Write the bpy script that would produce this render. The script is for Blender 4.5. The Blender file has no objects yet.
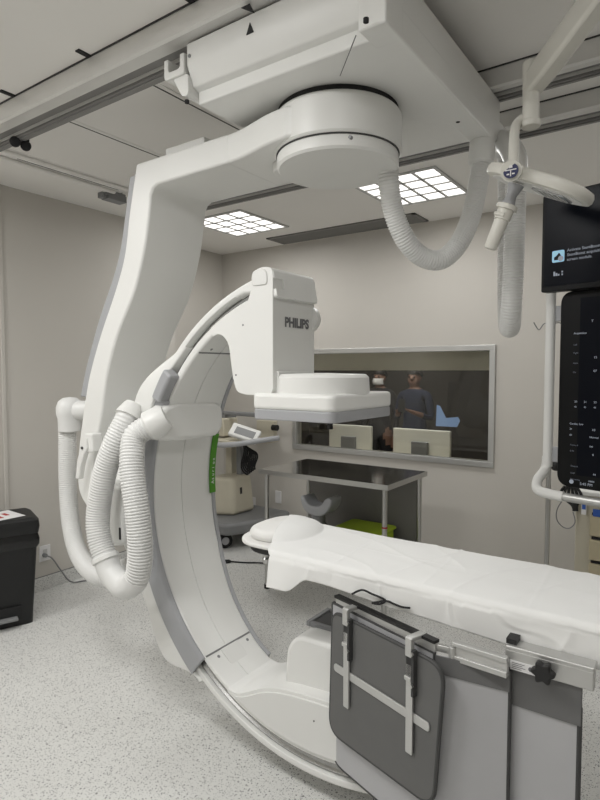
import bpy, bmesh, math, random
from mathutils import Vector, Matrix, noise
random.seed(7)
SC = bpy.context.scene
COL = SC.collection
PI = math.pi
R = math.radians

# ------------------------------------------------------------------ camera
FPX, CAMH, PITCH, YAW = 569.5, 1.6, R(2.92), R(35.3)
cam_d = bpy.data.cameras.new('camera')
cam = bpy.data.objects.new('camera', cam_d); COL.objects.link(cam)
cam.location = (0, 0, CAMH); cam.rotation_euler = (PI/2 - PITCH, 0, YAW)
cam_d.sensor_fit = 'AUTO'; cam_d.sensor_width = 36; cam_d.lens = FPX/800*36
cam_d.clip_start = .02; cam_d.clip_end = 60
SC.camera = cam
_r = Vector((math.cos(YAW), math.sin(YAW), 0)); _h = Vector((-math.sin(YAW), math.cos(YAW), 0))
_f = _h*math.cos(PITCH) + Vector((0, 0, -math.sin(PITCH))); _u = Vector((0, 0, math.cos(PITCH))) + _h*math.sin(PITCH)
def ray(u, v): return _f + _r*((u-300)/FPX) + _u*((400-v)/FPX)
def onX(u, v, X): d = ray(u, v); t = X/d.x; return Vector((X, d.y*t, CAMH+d.z*t))
def onY(u, v, Y): d = ray(u, v); t = Y/d.y; return Vector((d.x*t, Y, CAMH+d.z*t))
def onZ(u, v, Z): d = ray(u, v); t = (Z-CAMH)/d.z; return Vector((d.x*t, d.y*t, Z))

# ------------------------------------------------------------------ materials
def mat(name, col, rough=.5, metal=0, noise_amt=.03, nscale=12, bump=0, emit=None, estr=1, spec=.5, coat=0):
    m = bpy.data.materials.new(name); m.use_nodes = True
    nt = m.node_tree; b = nt.nodes['Principled BSDF']
    b.inputs['Roughness'].default_value = rough; b.inputs['Metallic'].default_value = metal
    b.inputs['Specular IOR Level'].default_value = spec
    b.inputs['Coat Weight'].default_value = coat
    tc = nt.nodes.new('ShaderNodeTexCoord')
    n = nt.nodes.new('ShaderNodeTexNoise'); n.inputs['Scale'].default_value = nscale; n.inputs['Detail'].default_value = 4
    nt.links.new(tc.outputs['Object'], n.inputs['Vector'])
    r = nt.nodes.new('ShaderNodeValToRGB')
    c = Vector(col)
    r.color_ramp.elements[0].position = .3; r.color_ramp.elements[1].position = .7
    r.color_ramp.elements[0].color = (*[max(0, x*(1-noise_amt)) for x in c], 1)
    r.color_ramp.elements[1].color = (*[min(1, x*(1+noise_amt)) for x in c], 1)
    nt.links.new(n.outputs['Fac'], r.inputs['Fac']); nt.links.new(r.outputs['Color'], b.inputs['Base Color'])
    if bump:
        bp = nt.nodes.new('ShaderNodeBump'); bp.inputs['Strength'].default_value = bump; bp.inputs['Distance'].default_value = .002
        n2 = nt.nodes.new('ShaderNodeTexNoise'); n2.inputs['Scale'].default_value = nscale*25
        nt.links.new(tc.outputs['Object'], n2.inputs['Vector'])
        nt.links.new(n2.outputs['Fac'], bp.inputs['Height']); nt.links.new(bp.outputs['Normal'], b.inputs['Normal'])
    if emit:
        b.inputs['Emission Color'].default_value = (*emit, 1); b.inputs['Emission Strength'].default_value = estr
    return m
def S(*c):   # sRGB 0-255 to linear
    return tuple((x/255/12.92 if x/255 <= .04045 else ((x/255+.055)/1.055)**2.4) for x in c)
M = {}
M['white'] = mat('white_plastic', S(228, 228, 225), .38, noise_amt=.012, nscale=4)
M['whitelow'] = mat('white_matte_plastic', S(224, 224, 221), .5, noise_amt=.012, nscale=4)
M['cap'] = mat('warm_white_enamel', S(214, 212, 204), .4, noise_amt=.015)
M['cream'] = mat('cream_enamel', S(196, 190, 172), .45, noise_amt=.02)
M['cream_d'] = mat('deep_cream_enamel', S(188, 178, 150), .45, noise_amt=.02)  # deeper cream for the cart drawers
M['grey'] = mat('light_grey_plastic', S(164, 165, 168), .45, noise_amt=.015)
M['midgrey'] = mat('mid_grey_plastic', S(128, 129, 130), .5, noise_amt=.02)
M['hose'] = mat('hose_white', S(222, 222, 220), .45, noise_amt=.015)
M['wall'] = mat('wall_paint', S(198, 194, 187), .75, noise_amt=.012, nscale=2, bump=.05)
M['ceil'] = mat('ceiling_paint', S(236, 234, 230), .8, noise_amt=.01, nscale=2)
M['rail'] = mat('rail_aluminium', S(222, 221, 218), .45, metal=.25, noise_amt=.02)
M['raild'] = mat('rail_channel_grey', S(138, 137, 135), .5, metal=.25, noise_amt=.03)
M['steel'] = mat('brushed_steel', S(190, 190, 188), .28, metal=.95, noise_amt=.03)
M['alu'] = mat('satin_aluminium', S(196, 196, 194), .4, metal=.7, noise_amt=.02)
M['darksteel'] = mat('polished_table_steel', S(196, 196, 194), .10, metal=1, noise_amt=.03)
M['black'] = mat('black_plastic', S(24, 24, 25), .45, noise_amt=.1)
M['bin'] = mat('black_bin_plastic', S(17, 18, 19), .5, noise_amt=.1, bump=.2)
M['bag'] = mat('black_bag_film', S(22, 22, 23), .22, noise_amt=.15)
M['rubber'] = mat('black_rubber', S(30, 30, 31), .8, noise_amt=.1)
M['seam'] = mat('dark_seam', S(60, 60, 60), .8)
M['linegrey'] = mat('panel_line_grey', S(120, 120, 120), .7)
M['shield'] = mat('dark_grey_vinyl', S(96, 96, 95), .55, noise_amt=.03, bump=.1)
M['shield_edge'] = mat('dark_vinyl_piping', S(62, 62, 62), .6, noise_amt=.03)
M['skirt'] = mat('light_grey_vinyl', S(176, 176, 178), .55, noise_amt=.015, bump=.06)
M['band'] = mat('charcoal_vinyl_band', S(104, 104, 104), .55, noise_amt=.03)
M['sheet'] = mat('white_paper_cloth', S(232, 232, 230), .85, noise_amt=.012, nscale=6, bump=.08)
M['pad'] = mat('white_foam_cover', S(232, 231, 228), .55, noise_amt=.012)
M['screen'] = mat('monitor_glass_black', S(6, 8, 14), .3, noise_amt=.05, emit=S(3, 5, 12), estr=.6, spec=.12)
M['bezel'] = mat('bezel_black', S(10, 11, 13), .4, noise_amt=.05, spec=.2)
M['text'] = mat('screen_text', S(150, 155, 165), .6, emit=S(150, 158, 172), estr=.5)
M['textdim'] = mat('screen_text_dim', S(90, 95, 105), .6, emit=S(110, 116, 128), estr=.3)
M['icon'] = mat('screen_icon_blue', S(150, 190, 215), .6, emit=S(150, 195, 220), estr=.7)
M['print'] = mat('grey_print', S(110, 110, 112), .6)
M['arrow'] = mat('black_print', S(25, 25, 26), .6)
M['green'] = mat('green_label', S(76, 140, 36), .5, noise_amt=.03)
M['lime'] = mat('lime_plastic', S(150, 172, 40), .5, noise_amt=.03)
M['blue'] = mat('navy_badge', S(26, 32, 78), .4)
M['bluelabel'] = mat('blue_label', S(50, 90, 170), .5)
M['paper'] = mat('paper_white', S(225, 224, 224), .8)
M['red'] = mat('red_print', S(170, 50, 50), .7)
M['ltblue'] = mat('pale_blue_paper_glow', S(150, 180, 225), .8, emit=S(120, 150, 205), estr=.25)  # paper made to glow faintly, though it is no light source
M['scrub'] = mat('navy_scrub_cloth', S(28, 36, 58), .9, noise_amt=.06)
M['scrub2'] = mat('charcoal_cloth', S(34, 33, 35), .9, noise_amt=.06)
M['skin'] = mat('skin', S(130, 98, 82), .55, noise_amt=.04)
M['lip'] = mat('lips', S(118, 78, 70), .6)
M['hair'] = mat('dark_hair', S(30, 25, 22), .6, noise_amt=.1)
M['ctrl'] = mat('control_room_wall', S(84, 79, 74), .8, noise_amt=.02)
M['blind'] = mat('beige_blind', S(226, 221, 206), .8, noise_amt=.02)
M['monback'] = mat('ivory_monitor_back', S(238, 237, 228), .5, noise_amt=.015)
M['diff'] = mat('lit_diffuser', S(240, 240, 240), .5, emit=(1, .98, .95), estr=2.6)
M['louvre'] = mat('white_louvre', S(190, 190, 188), .5)
M['vent'] = mat('vent_grey', S(120, 119, 116), .6)
M['vdark'] = mat('vent_dark', S(58, 58, 57), .8)
M['lens'] = mat('lamp_lens', S(200, 202, 204), .1, metal=.6, noise_amt=.05)
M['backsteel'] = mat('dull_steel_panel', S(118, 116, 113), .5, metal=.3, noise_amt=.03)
M['groove'] = mat('groove_steel', S(170, 170, 168), .22, metal=.9, noise_amt=.05)

def floor_mat():
    m = bpy.data.materials.new('speckled_vinyl'); m.use_nodes = True
    nt = m.node_tree; b = nt.nodes['Principled BSDF']; b.inputs['Roughness'].default_value = .42
    tc = nt.nodes.new('ShaderNodeTexCoord')
    wn = nt.nodes.new('ShaderNodeTexNoise'); wn.inputs['Scale'].default_value = 90
    nt.links.new(tc.outputs['Object'], wn.inputs['Vector'])
    sc = nt.nodes.new('ShaderNodeVectorMath'); sc.operation = 'SCALE'; sc.inputs['Scale'].default_value = .012
    nt.links.new(wn.outputs['Color'], sc.inputs[0])
    ad = nt.nodes.new('ShaderNodeVectorMath'); ad.operation = 'ADD'
    nt.links.new(tc.outputs['Object'], ad.inputs[0]); nt.links.new(sc.outputs[0], ad.inputs[1])
    prev = None
    base = nt.nodes.new('ShaderNodeTexNoise'); base.inputs['Scale'].default_value = 3
    nt.links.new(tc.outputs['Object'], base.inputs['Vector'])
    rp = nt.nodes.new('ShaderNodeValToRGB')
    rp.color_ramp.elements[0].color = (*S(212, 212, 209), 1); rp.color_ramp.elements[1].color = (*S(220, 220, 217), 1)
    nt.links.new(base.outputs['Fac'], rp.inputs['Fac']); prev = rp.outputs['Color']
    for scale, rad, keep, colr in ((115, .30, .55, S(128, 128, 128)), (85, .25, .74, S(84, 84, 86)), (170, .34, .5, S(176, 176, 174))):
        v = nt.nodes.new('ShaderNodeTexVoronoi'); v.inputs['Scale'].default_value = scale
        nt.links.new(ad.outputs[0], v.inputs['Vector'])
        lt = nt.nodes.new('ShaderNodeMath'); lt.operation = 'LESS_THAN'; lt.inputs[1].default_value = rad
        nt.links.new(v.outputs['Distance'], lt.inputs[0])
        sp = nt.nodes.new('ShaderNodeSeparateColor'); nt.links.new(v.outputs['Color'], sp.inputs[0])
        gt = nt.nodes.new('ShaderNodeMath'); gt.operation = 'GREATER_THAN'; gt.inputs[1].default_value = keep
        nt.links.new(sp.outputs[0], gt.inputs[0])
        mu = nt.nodes.new('ShaderNodeMath'); mu.operation = 'MULTIPLY'
        nt.links.new(lt.outputs[0], mu.inputs[0]); nt.links.new(gt.outputs[0], mu.inputs[1])
        mx = nt.nodes.new('ShaderNodeMix'); mx.data_type = 'RGBA'
        nt.links.new(mu.outputs[0], mx.inputs['Factor']); nt.links.new(prev, mx.inputs['A'])
        mx.inputs['B'].default_value = (*colr, 1); prev = mx.outputs['Result']
    nt.links.new(prev, b.inputs['Base Color'])
    return m
M['floor'] = floor_mat()
def glass_mat(tint=(.9, .9, .87)):
    m = bpy.data.materials.new('window_glass'); m.use_nodes = True
    nt = m.node_tree; nt.nodes.clear()
    o = nt.nodes.new('ShaderNodeOutputMaterial'); mx = nt.nodes.new('ShaderNodeMixShader')
    t = nt.nodes.new('ShaderNodeBsdfTransparent'); t.inputs['Color'].default_value = (*tint, 1)
    g = nt.nodes.new('ShaderNodeBsdfGlossy'); g.inputs['Roughness'].default_value = .01
    fr = nt.nodes.new('ShaderNodeFresnel'); fr.inputs['IOR'].default_value = 1.5
    nt.links.new(fr.outputs[0], mx.inputs[0]); nt.links.new(t.outputs[0], mx.inputs[1]); nt.links.new(g.outputs[0], mx.inputs[2])
    nt.links.new(mx.outputs[0], o.inputs[0])
    return m
M['glass'] = glass_mat()

# ------------------------------------------------------------------ mesh helpers
def round_poly(pts, rad=.02, seg=4):
    n = len(pts); out = []
    for i in range(n):
        p = Vector(pts[i]); a = Vector(pts[i-1]); b = Vector(pts[(i+1) % n])
        r = rad[i] if isinstance(rad, (list, tuple)) else rad
        da, db = a-p, b-p; la, lb = da.length, db.length
        if r <= 0 or la < 1e-6 or lb < 1e-6: out.append((p.x, p.y)); continue
        da /= la; db /= lb
        k = min(r, la*.49, lb*.49)
        p0, p1 = p+da*k, p+db*k
        for s in range(seg+1):
            t = s/seg
            q = p0*(1-t)**2 + p*2*t*(1-t) + p1*t*t
            out.append((q.x, q.y))
    return out
def spline(pts, n=8, closed=False):
    P = [Vector(p) for p in pts]; out = []; m = len(P)
    rng = range(m if closed else m-1)
    for i in rng:
        if closed: a, b, c, d = P[i-1], P[i], P[(i+1) % m], P[(i+2) % m]
        else: a, b, c, d = P[max(i-1, 0)], P[i], P[i+1], P[min(i+2, m-1)]
        for s in range(n):
            t = s/n
            out.append(.5*((2*b)+(c-a)*t+(2*a-5*b+4*c-d)*t*t+(3*b-a-3*c+d)*t**3))
    if not closed: out.append(P[-1])
    return out
def resample(path, step):
    P = [Vector(p) for p in path]; out = [P[0].copy()]; acc = 0
    for a, b in zip(P, P[1:]):
        L = (b-a).length
        if L < 1e-9: continue
        t = step-acc
        while t <= L:
            out.append(a+(b-a)*(t/L)); t += step
        acc = L-(t-step)
    return out
class MB:
    def __init__(s): s.bm = bmesh.new()
    def poly(s, verts, faces):
        vs = [s.bm.verts.new(v) for v in verts]
        for f in faces:
            try: s.bm.faces.new([vs[i] for i in f])
            except ValueError: pass
        return s
    def box(s, x0, x1, y0, y1, z0, z1, mtx=None):
        v = [Vector((x, y, z)) for x in (x0, x1) for y in (y0, y1) for z in (z0, z1)]
        if mtx is not None: v = [mtx @ q for q in v]
        return s.poly(v, [(0, 1, 3, 2), (4, 6, 7, 5), (0, 4, 5, 1), (2, 3, 7, 6), (0, 2, 6, 4), (1, 5, 7, 3)])
    def prism(s, pts, a0, a1, plane='xz', fn=None):
        def mk(p, a):
            if fn: return fn(p[0], p[1], a)
            return {'xz': (p[0], a, p[1]), 'xy': (p[0], p[1], a), 'yz': (a, p[0], p[1])}[plane]
        n = len(pts)
        v = [mk(p, a0) for p in pts]+[mk(p, a1) for p in pts]
        return s.poly(v, [tuple(range(n)), tuple(range(2*n-1, n-1, -1))]+[(i, i+n, (i+1) % n+n, (i+1) % n) for i in range(n)])
    def tube(s, path, r, n=14, caps=True):
        P = [Vector(p) for p in path]; m = len(P)
        rr = r if isinstance(r, (list, tuple)) else [r]*m
        T = [(P[min(i+1, m-1)]-P[max(i-1, 0)]).normalized() for i in range(m)]
        nv = T[0].orthogonal().normalized(); rings = []
        for i in range(m):
            nv = (nv-T[i]*nv.dot(T[i])).normalized(); bv = T[i].cross(nv)
            rings.append([s.bm.verts.new(P[i]+(nv*math.cos(2*PI*k/n)+bv*math.sin(2*PI*k/n))*rr[i]) for k in range(n)])
        for a, b in zip(rings, rings[1:]):
            for k in range(n): s.bm.faces.new((a[k], a[(k+1) % n], b[(k+1) % n], b[k]))
        if caps:
            s.bm.faces.new(rings[0][::-1]); s.bm.faces.new(rings[-1])
        return s
    def cyl(s, p0, p1, r0, r1=None, n=28): return s.tube([p0, p1], [r0, r0 if r1 is None else r1], n)
    def lathe(s, prof, o, axis=(0, 0, 1), n=40):
        ax = Vector(axis).normalized(); o = Vector(o)
        return s.tube2([(o+ax*h, max(r, 1e-4)) for r, h in prof], ax, n)
    def tube2(s, lst, ax, n):
        nv = ax.orthogonal().normalized(); bv = ax.cross(nv); rings = []
        for c, r in lst: rings.append([s.bm.verts.new(c+(nv*math.cos(2*PI*k/n)+bv*math.sin(2*PI*k/n))*r) for k in range(n)])
        for a, b in zip(rings, rings[1:]):
            for k in range(n): s.bm.faces.new((a[k], a[(k+1) % n], b[(k+1) % n], b[k]))
        s.bm.faces.new(rings[0][::-1]); s.bm.faces.new(rings[-1]); return s
    def grid(s, fn, nu, nv):
        V = [[s.bm.verts.new(fn(i/nu, j/nv)) for j in range(nv+1)] for i in range(nu+1)]
        for i in range(nu):
            for j in range(nv): s.bm.faces.new((V[i][j], V[i+1][j], V[i+1][j+1], V[i][j+1]))
        return s
    def ring(s, cx, cz, th0, th1, n, sec):
        rings = []
        for i in range(n+1):
            th = th0+(th1-th0)*i/n; a = R(th)
            rings.append([s.bm.verts.new((cx+r*math.cos(a), y, cz+r*math.sin(a))) for r, y in sec(th)])
        k = len(rings[0])
        for a, b in zip(rings, rings[1:]):
            for j in range(k): s.bm.faces.new((a[j], b[j], b[(j+1) % k], a[(j+1) % k]))
        s.bm.faces.new(rings[0]); s.bm.faces.new(rings[-1][::-1]); return s
    def build(s, name, m, parent=None, bevel=0, seg=3, smooth=38, **props):
        bmesh.ops.recalc_face_normals(s.bm, faces=s.bm.faces)
        me = bpy.data.meshes.new(name)
        root = parent
        while root is not None and root.parent is not None: root = root.parent
        if root is not None: s.bm.transform(xf(root).inverted())
        s.bm.to_mesh(me); s.bm.free()
        o = bpy.data.objects.new(name, me); COL.objects.link(o)
        if parent is not None: o.parent = parent
        me.materials.append(m if not isinstance(m, str) else M[m])
        me.polygons.foreach_set('use_smooth', [True]*len(me.polygons))
        me.set_sharp_from_angle(angle=R(smooth))
        if bevel:
            b = o.modifiers.new('bevel', 'BEVEL'); b.width = bevel; b.segments = seg; b.limit_method = 'ANGLE'; b.angle_limit = R(40)
            w_ = o.modifiers.new('wn', 'WEIGHTED_NORMAL'); w_.keep_sharp = True; w_.weight = 100
        for k, v in props.items(): o[k] = v
        return o
def xf(o): return Matrix.Translation(o.location) @ o.rotation_euler.to_matrix().to_4x4()
def thing(name, label, cat, loc=(0, 0, 0), rz=0, group=None):
    o = bpy.data.objects.new(name, None); COL.objects.link(o); o.empty_display_size = .05
    o.location = loc; o.rotation_euler = (0, 0, rz); o['label'] = label; o['category'] = cat
    if group: o['group'] = group
    return o
def tag(o, label, cat, group=None):
    o['label'] = label; o['category'] = cat
    if group: o['group'] = group
    return o
def struct(o): o['kind'] = 'structure'; return o
def text_obj(txt, size, mtx, m, name='lettering', parent=None, extrude=.0006, offset=0):
    cu = bpy.data.curves.new('t', 'FONT'); cu.body = txt; cu.size = size; cu.extrude = extrude; cu.offset = offset; cu.resolution_u = 3
    to = bpy.data.objects.new('t', cu); COL.objects.link(to)
    dg = bpy.context.evaluated_depsgraph_get(); me = bpy.data.meshes.new_from_object(to.evaluated_get(dg))
    bpy.data.objects.remove(to); bpy.data.curves.remove(cu)
    root = parent
    while root is not None and root.parent is not None: root = root.parent
    me.transform(mtx)
    if root is not None: me.transform(xf(root).inverted())
    o = bpy.data.objects.new(name, me); COL.objects.link(o); me.materials.clear(); me.materials.append(M[m])
    if parent is not None: o.parent = parent
    return o
def frame(o, xa, za):  # matrix: local x -> xa, local y -> za (up), normal = x cross y
    x = Vector(xa).normalized(); y = Vector(za).normalized(); z = x.cross(y)
    mt = Matrix((x, y, z)).transposed().to_4x4(); mt.translation = Vector(o); return mt
def hose(points, r, pitch, amp, n=20):
    sp = resample(spline(points, 24), pitch/4)
    pat = [0, .8, 1, .8]
    b = MB(); b.tube(sp, [r-amp+amp*pat[i % 4] for i in range(len(sp))], n); return b

# ------------------------------------------------------------------ room shell
CZ = 2.85; WX = -3.89; WX2 = -4.27; WY = 4.58; XR = 2.4; YB = -3.2; YJ = 3.55
def box(*a): return MB().box(*a)
struct(box(WX2-.2, XR+.2, YB-.2, WY+.1, -.1, 0).build('floor', 'floor'))
struct(box(WX2-.2, XR+.2, YB-.2, WY+.1, CZ, CZ+.1).build('ceiling', 'ceil'))
lw = MB().prism([(WX2-.2, YB), (WX, YB), (WX, YJ), (WX2, YJ), (WX2, WY), (WX2-.2, WY)], 0, CZ, 'xy')
struct(lw.build('wall_left', 'wall'))
wx0, wx1, wz0, wz1 = -3.31, -1.355, .838, 1.797   # window opening
bw = MB()
bw.box(WX2-.2, wx0, WY, WY+.12, 0, CZ); bw.box(wx1, XR+.2, WY, WY+.12, 0, CZ)
bw.box(wx0, wx1, WY, WY+.12, 0, wz0); bw.box(wx0, wx1, WY, WY+.12, wz1, CZ)
struct(bw.build('wall_back', 'wall'))
struct(box(XR, XR+.1, YB, WY, 0, CZ).build('wall_right', 'wall'))
struct(box(WX2-.2, XR+.1, YB-.1, YB, 0, CZ).build('wall_front', 'wall'))
bb = MB().prism([(WX-.001, YB), (WX+.004, YB), (WX+.004, YJ+.004), (WX2+.004, YJ+.004), (WX2+.004, WY), (WX2-.001, WY), (WX2-.001, YJ), (WX-.001, YJ)], 0, .1, 'xy')
struct(bb.build('baseboard_left', 'floor'))
struct(box(WX2, XR, WY-.004, WY+.001, 0, .1).build('baseboard_back', 'floor'))
struct(box(WX-.001, WX+.003, YB, YJ, .1, .106).build('trim_1', 'linegrey'))
struct(box(WX-.002, WX+.012, 1.985, 2.012, .1, CZ).build('trim_2', 'wall', bevel=.004))
# window
win = struct(bpy.data.objects.new('window_1', None)); COL.objects.link(win); win.location = ((wx0+wx1)/2, WY, wz0)
fr = MB(); t = .045
fr.box(wx0-.012, wx1+.012, WY-.022, WY+.05, wz1-t+.01, wz1+.012); fr.box(wx0-.012, wx1+.012, WY-.022, WY+.05, wz0-.012, wz0+t-.01)
fr.box(wx0-.012, wx0+t-.01, WY-.022, WY+.05, wz0+t-.01, wz1-t+.01); fr.box(wx1-t+.01, wx1+.012, WY-.022, WY+.05, wz0+t-.01, wz1-t+.01)
fr.build('window_frame', 'alu', win, bevel=.004)
box(wx0+t-.012, wx1-t+.012, WY+.012, WY+.018, wz0+t-.012, wz1-t+.012).build('window_glass', 'glass', win)
# control room behind the window
cr = MB()
cr.box(-5.2, -.4, 7.6, 7.7, 0, CZ); cr.box(-5.3, -5.2, WY+.12, 7.7, 0, CZ); cr.box(-.4, -.3, WY+.12, 7.7, 0, CZ)
struct(cr.build('wall_control_room', 'ctrl'))
struct(box(-5.3, -.3, WY+.11, 7.7, -.1, 0).build('floor_control_room', 'ctrl'))
struct(box(-5.3, -.3, WY+.11, 7.7, CZ, CZ+.1).build('ceiling_control_room', 'ctrl'))

# ceiling panel joints between the rails, ceiling slots, raised frame on the left
tn = 3
for X in (-3.26, -2.63, -2.0):
    struct(box(X-.004, X+.004, 1.6, 2.42, CZ-.004, CZ+.001).build('trim_%d' % tn, 'seam')); tn += 1
    struct(box(X-.03, X+.03, 1.6, 2.42, CZ-.003, CZ+.001).build('trim_%d' % tn, 'ceil', bevel=.001)); tn += 1
for a, b in (((77, 49.5), (90, 56)), ((0, 90), (14, 96)), ((187, -3), (198, 2))):
    p, q = onZ(*a, CZ), onZ(*b, CZ)
    struct(box(p.x-.012, p.x+.012, p.y, 1.42, CZ-.005, CZ+.001).build('trim_%d' % tn, 'rubber')); tn += 1
fm = MB().box(-3.54, -3.24, 1.62, 2.56, CZ-.022, CZ)
struct(fm.build('trim_%d' % tn, 'ceil', bevel=.012)); tn += 1
fm = MB().box(-3.50, -3.30, 1.70, 2.50, CZ-.045, CZ-.02)
struct(fm.build('trim_%d' % tn, 'ceil', bevel=.018)); tn += 1
struct(MB().box(-3.285, -3.279, 1.80, 2.50, CZ-.0235, CZ-.02).build('trim_%d' % tn, 'seam')); tn += 1

# ------------------------------------------------------------------ ceiling lights
def light_fixture(cx, cy, label, power, vis=True, w=.6, d=.64):
    t = thing('ceiling_light', label, 'ceiling light', (cx, cy, CZ-.012), 0, 'square ceiling lights')
    f = MB(); a, b = w/2, d/2; e = .022
    for x0, x1, y0, y1 in ((-a, a, -b, -b+e), (-a, a, b-e, b), (-a, -a+e, -b+e, b-e), (a-e, a, -b+e, b-e)):
        f.box(cx+x0, cx+x1, cy+y0, cy+y1, CZ-.012, CZ)
    f.build('light_frame', 'louvre', t, bevel=.002)
    box(cx-a+e, cx+a-e, cy-b+e, cy+b-e, CZ-.004, CZ-.001).build('diffuser', 'diff', t)
    g = MB()
    for k in range(1, 4):
        x = cx-a+e+(w-2*e)*k/4; g.box(x-.010, x+.010, cy-b+e, cy+b-e, CZ-.011, CZ-.0045)
        y = cy-b+e+(d-2*e)*k/4; g.box(cx-a+e, cx+a-e, y-.010, y+.010, CZ-.011, CZ-.0045)
    g.build('louvre_grid', 'louvre', t)
    L = bpy.data.lights.new('ceiling_light_lamp', 'AREA'); L.shape = 'RECTANGLE'; L.size = w*.9; L.size_y = d*.9; L.energy = power; L.color = (1, .995, .98)
    lo = bpy.data.objects.new('ceiling_light_lamp', L); COL.objects.link(lo); lo.location = (cx, cy, CZ-.02)
light_fixture(-1.67, 3.68, 'square lit ceiling panel behind the U-shaped hanging hose', 16)
light_fixture(-3.26, 3.70, 'square lit ceiling panel between the white column and the back left corner', 16)
light_fixture(-1.67, .35, 'square lit ceiling panel above the near side of the room, right before the front rail', 37)
light_fixture(-3.26, .35, 'square lit ceiling panel above the black bin end of the room', 34)
light_fixture(-.07, .35, 'square lit ceiling panel right over the viewer', 18)
light_fixture(-1.67, -1.6, 'square lit ceiling panel far behind the viewer', 34)
light_fixture(.95, 2.3, 'square lit ceiling panel over the foot of the patient table', 13)
light_fixture(-.07, 3.70, 'added unseen square ceiling panel above the black displays, brightening the C-shaped machine', 11)  # unseen panel added to brighten the inner face of the C arc
L = bpy.data.lights.new('control_room_fill', 'AREA'); L.size = .5; L.energy = 42; L.color = (1, .985, .96)  # unseen fill light, added to brighten the monitor backs behind the window
lo = bpy.data.objects.new('control_room_fill', L); COL.objects.link(lo); lo.location = (-2.6, 4.98, CZ-.05)

# air vent
av = thing('air_vent', 'long grey slatted air vent in the ceiling along the back wall', 'vent', (-2.74, 4.39, CZ))
f = MB(); x0, x1, y0, y1 = -3.40, -1.9, 4.25, 4.53
for a in ((x0, x1, y0, y0+.03), (x0, x1, y1-.03, y1), (x0, x0+.03, y0, y1), (x1-.03, x1, y0, y1)): f.box(*a, CZ-.012, CZ)
f.build('vent_frame', 'vent', av, bevel=.002)
box(x0+.02, x1-.02, y0+.02, y1-.02, CZ-.003, CZ-.001).build('vent_backing', 'vdark', av)
f = MB()
for k in range(7):
    y = y0+.045+k*.03
    f.prism([(y, CZ-.004), (y+.016, CZ-.011), (y+.018, CZ-.009), (y+.004, CZ-.002)], x0+.03, x1-.03, 'yz')
f.build('slats', 'vent', av)

# ------------------------------------------------------------------ ceiling rails
def rail(y0, y1, x0, x1, label, zb=2.773):
    t = thing('ceiling_rail', label, 'ceiling rail', ((x0+x1)/2, (y0+y1)/2, CZ), 0, 'aluminium ceiling rails')
    w = y1-y0
    MB().prism([(y0, CZ), (y0, zb), (y0+.012, zb-.006), (y0+.03, zb), (y0+w*.42, zb), (y0+w*.42, zb+.022), (y0+w*.72, zb+.022), (y0+w*.72, zb), (y1, zb), (y1, CZ)], x0, x1, 'yz').build('rail_body', 'rail', t)
    box(x0, x1, y0+w*.43, y0+w*.71, zb+.012, zb+.021).build('rail_channel', 'raild', t)
    box(x0, x1, y0-.005, y0+.001, CZ-.005, CZ).build('painted_shadow_line', 'seam', t)  # dark strip stands in for the shadow line between rail and ceiling
    f = MB(); f.box(x0, x1, y0+w*.73, y1+.001, zb-.012, zb); f.box(x0, x1, y0+w*.80, y0+w*.84, zb-.018, zb-.012)
    f.build('rail_lip', 'raild', t, bevel=.002)
    return t
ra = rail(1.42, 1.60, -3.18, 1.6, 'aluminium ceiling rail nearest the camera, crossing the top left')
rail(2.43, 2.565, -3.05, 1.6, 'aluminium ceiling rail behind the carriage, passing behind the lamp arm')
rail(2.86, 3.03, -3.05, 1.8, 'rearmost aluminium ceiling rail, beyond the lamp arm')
for k, (a, lab) in enumerate((((22, 142), 'left one of two black rubber bumpers under the front rail end'), ((32.5, 146), 'right one of two black rubber bumpers under the front rail end'))):
    p = onZ(*a, 2.755)
    b = MB().lathe([(.014, 0), (.024, .004), (.026, .03), (.022, .04), (.010, .045)], p+Vector((-.022, -.02, 0)), (.75, -.55, -.35), 24)
    b.cyl(p+Vector((-.02, -.015, .0)), p+Vector((-.022, -.012, .1)), .009)
    tag(b.build('rail_bumper', 'rubber'), lab, 'bumper', 'black rail bumpers')
# small grey bracket hanging from the ceiling at the left
br = thing('ceiling_bracket', 'small grey profiled bracket hanging at the ceiling left of the white column', 'bracket', (-3.3, 2.45, 2.82))
p = onX(112, 196, -3.35)
f = MB(); f.box(-3.40, -3.32, p.y-.07, p.y+.10, p.z-.012, p.z+.012); f.box(-3.39, -3.33, p.y-.03, p.y+.10, p.z+.010, p.z+.03)
f.box(-3.385, -3.335, p.y-.09, p.y-.06, p.z-.03, p.z+.03); f.box(-3.40, -3.32, p.y-.05, p.y+.10, p.z-.03, p.z-.010); f.box(-3.37, -3.34, p.y+.05, p.y+.08, p.z+.02, CZ)
f.build('bracket_profile', 'midgrey', br, bevel=.003)

# ------------------------------------------------------------------ C-arm machine
CX, CYC, CZC = -1.16, 1.885, 1.04
g = thing('c_arm_machine', 'large white ceiling-hung C-shaped X-ray machine around the head of the patient table', 'x-ray machine', (CX, CYC, 0))
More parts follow.
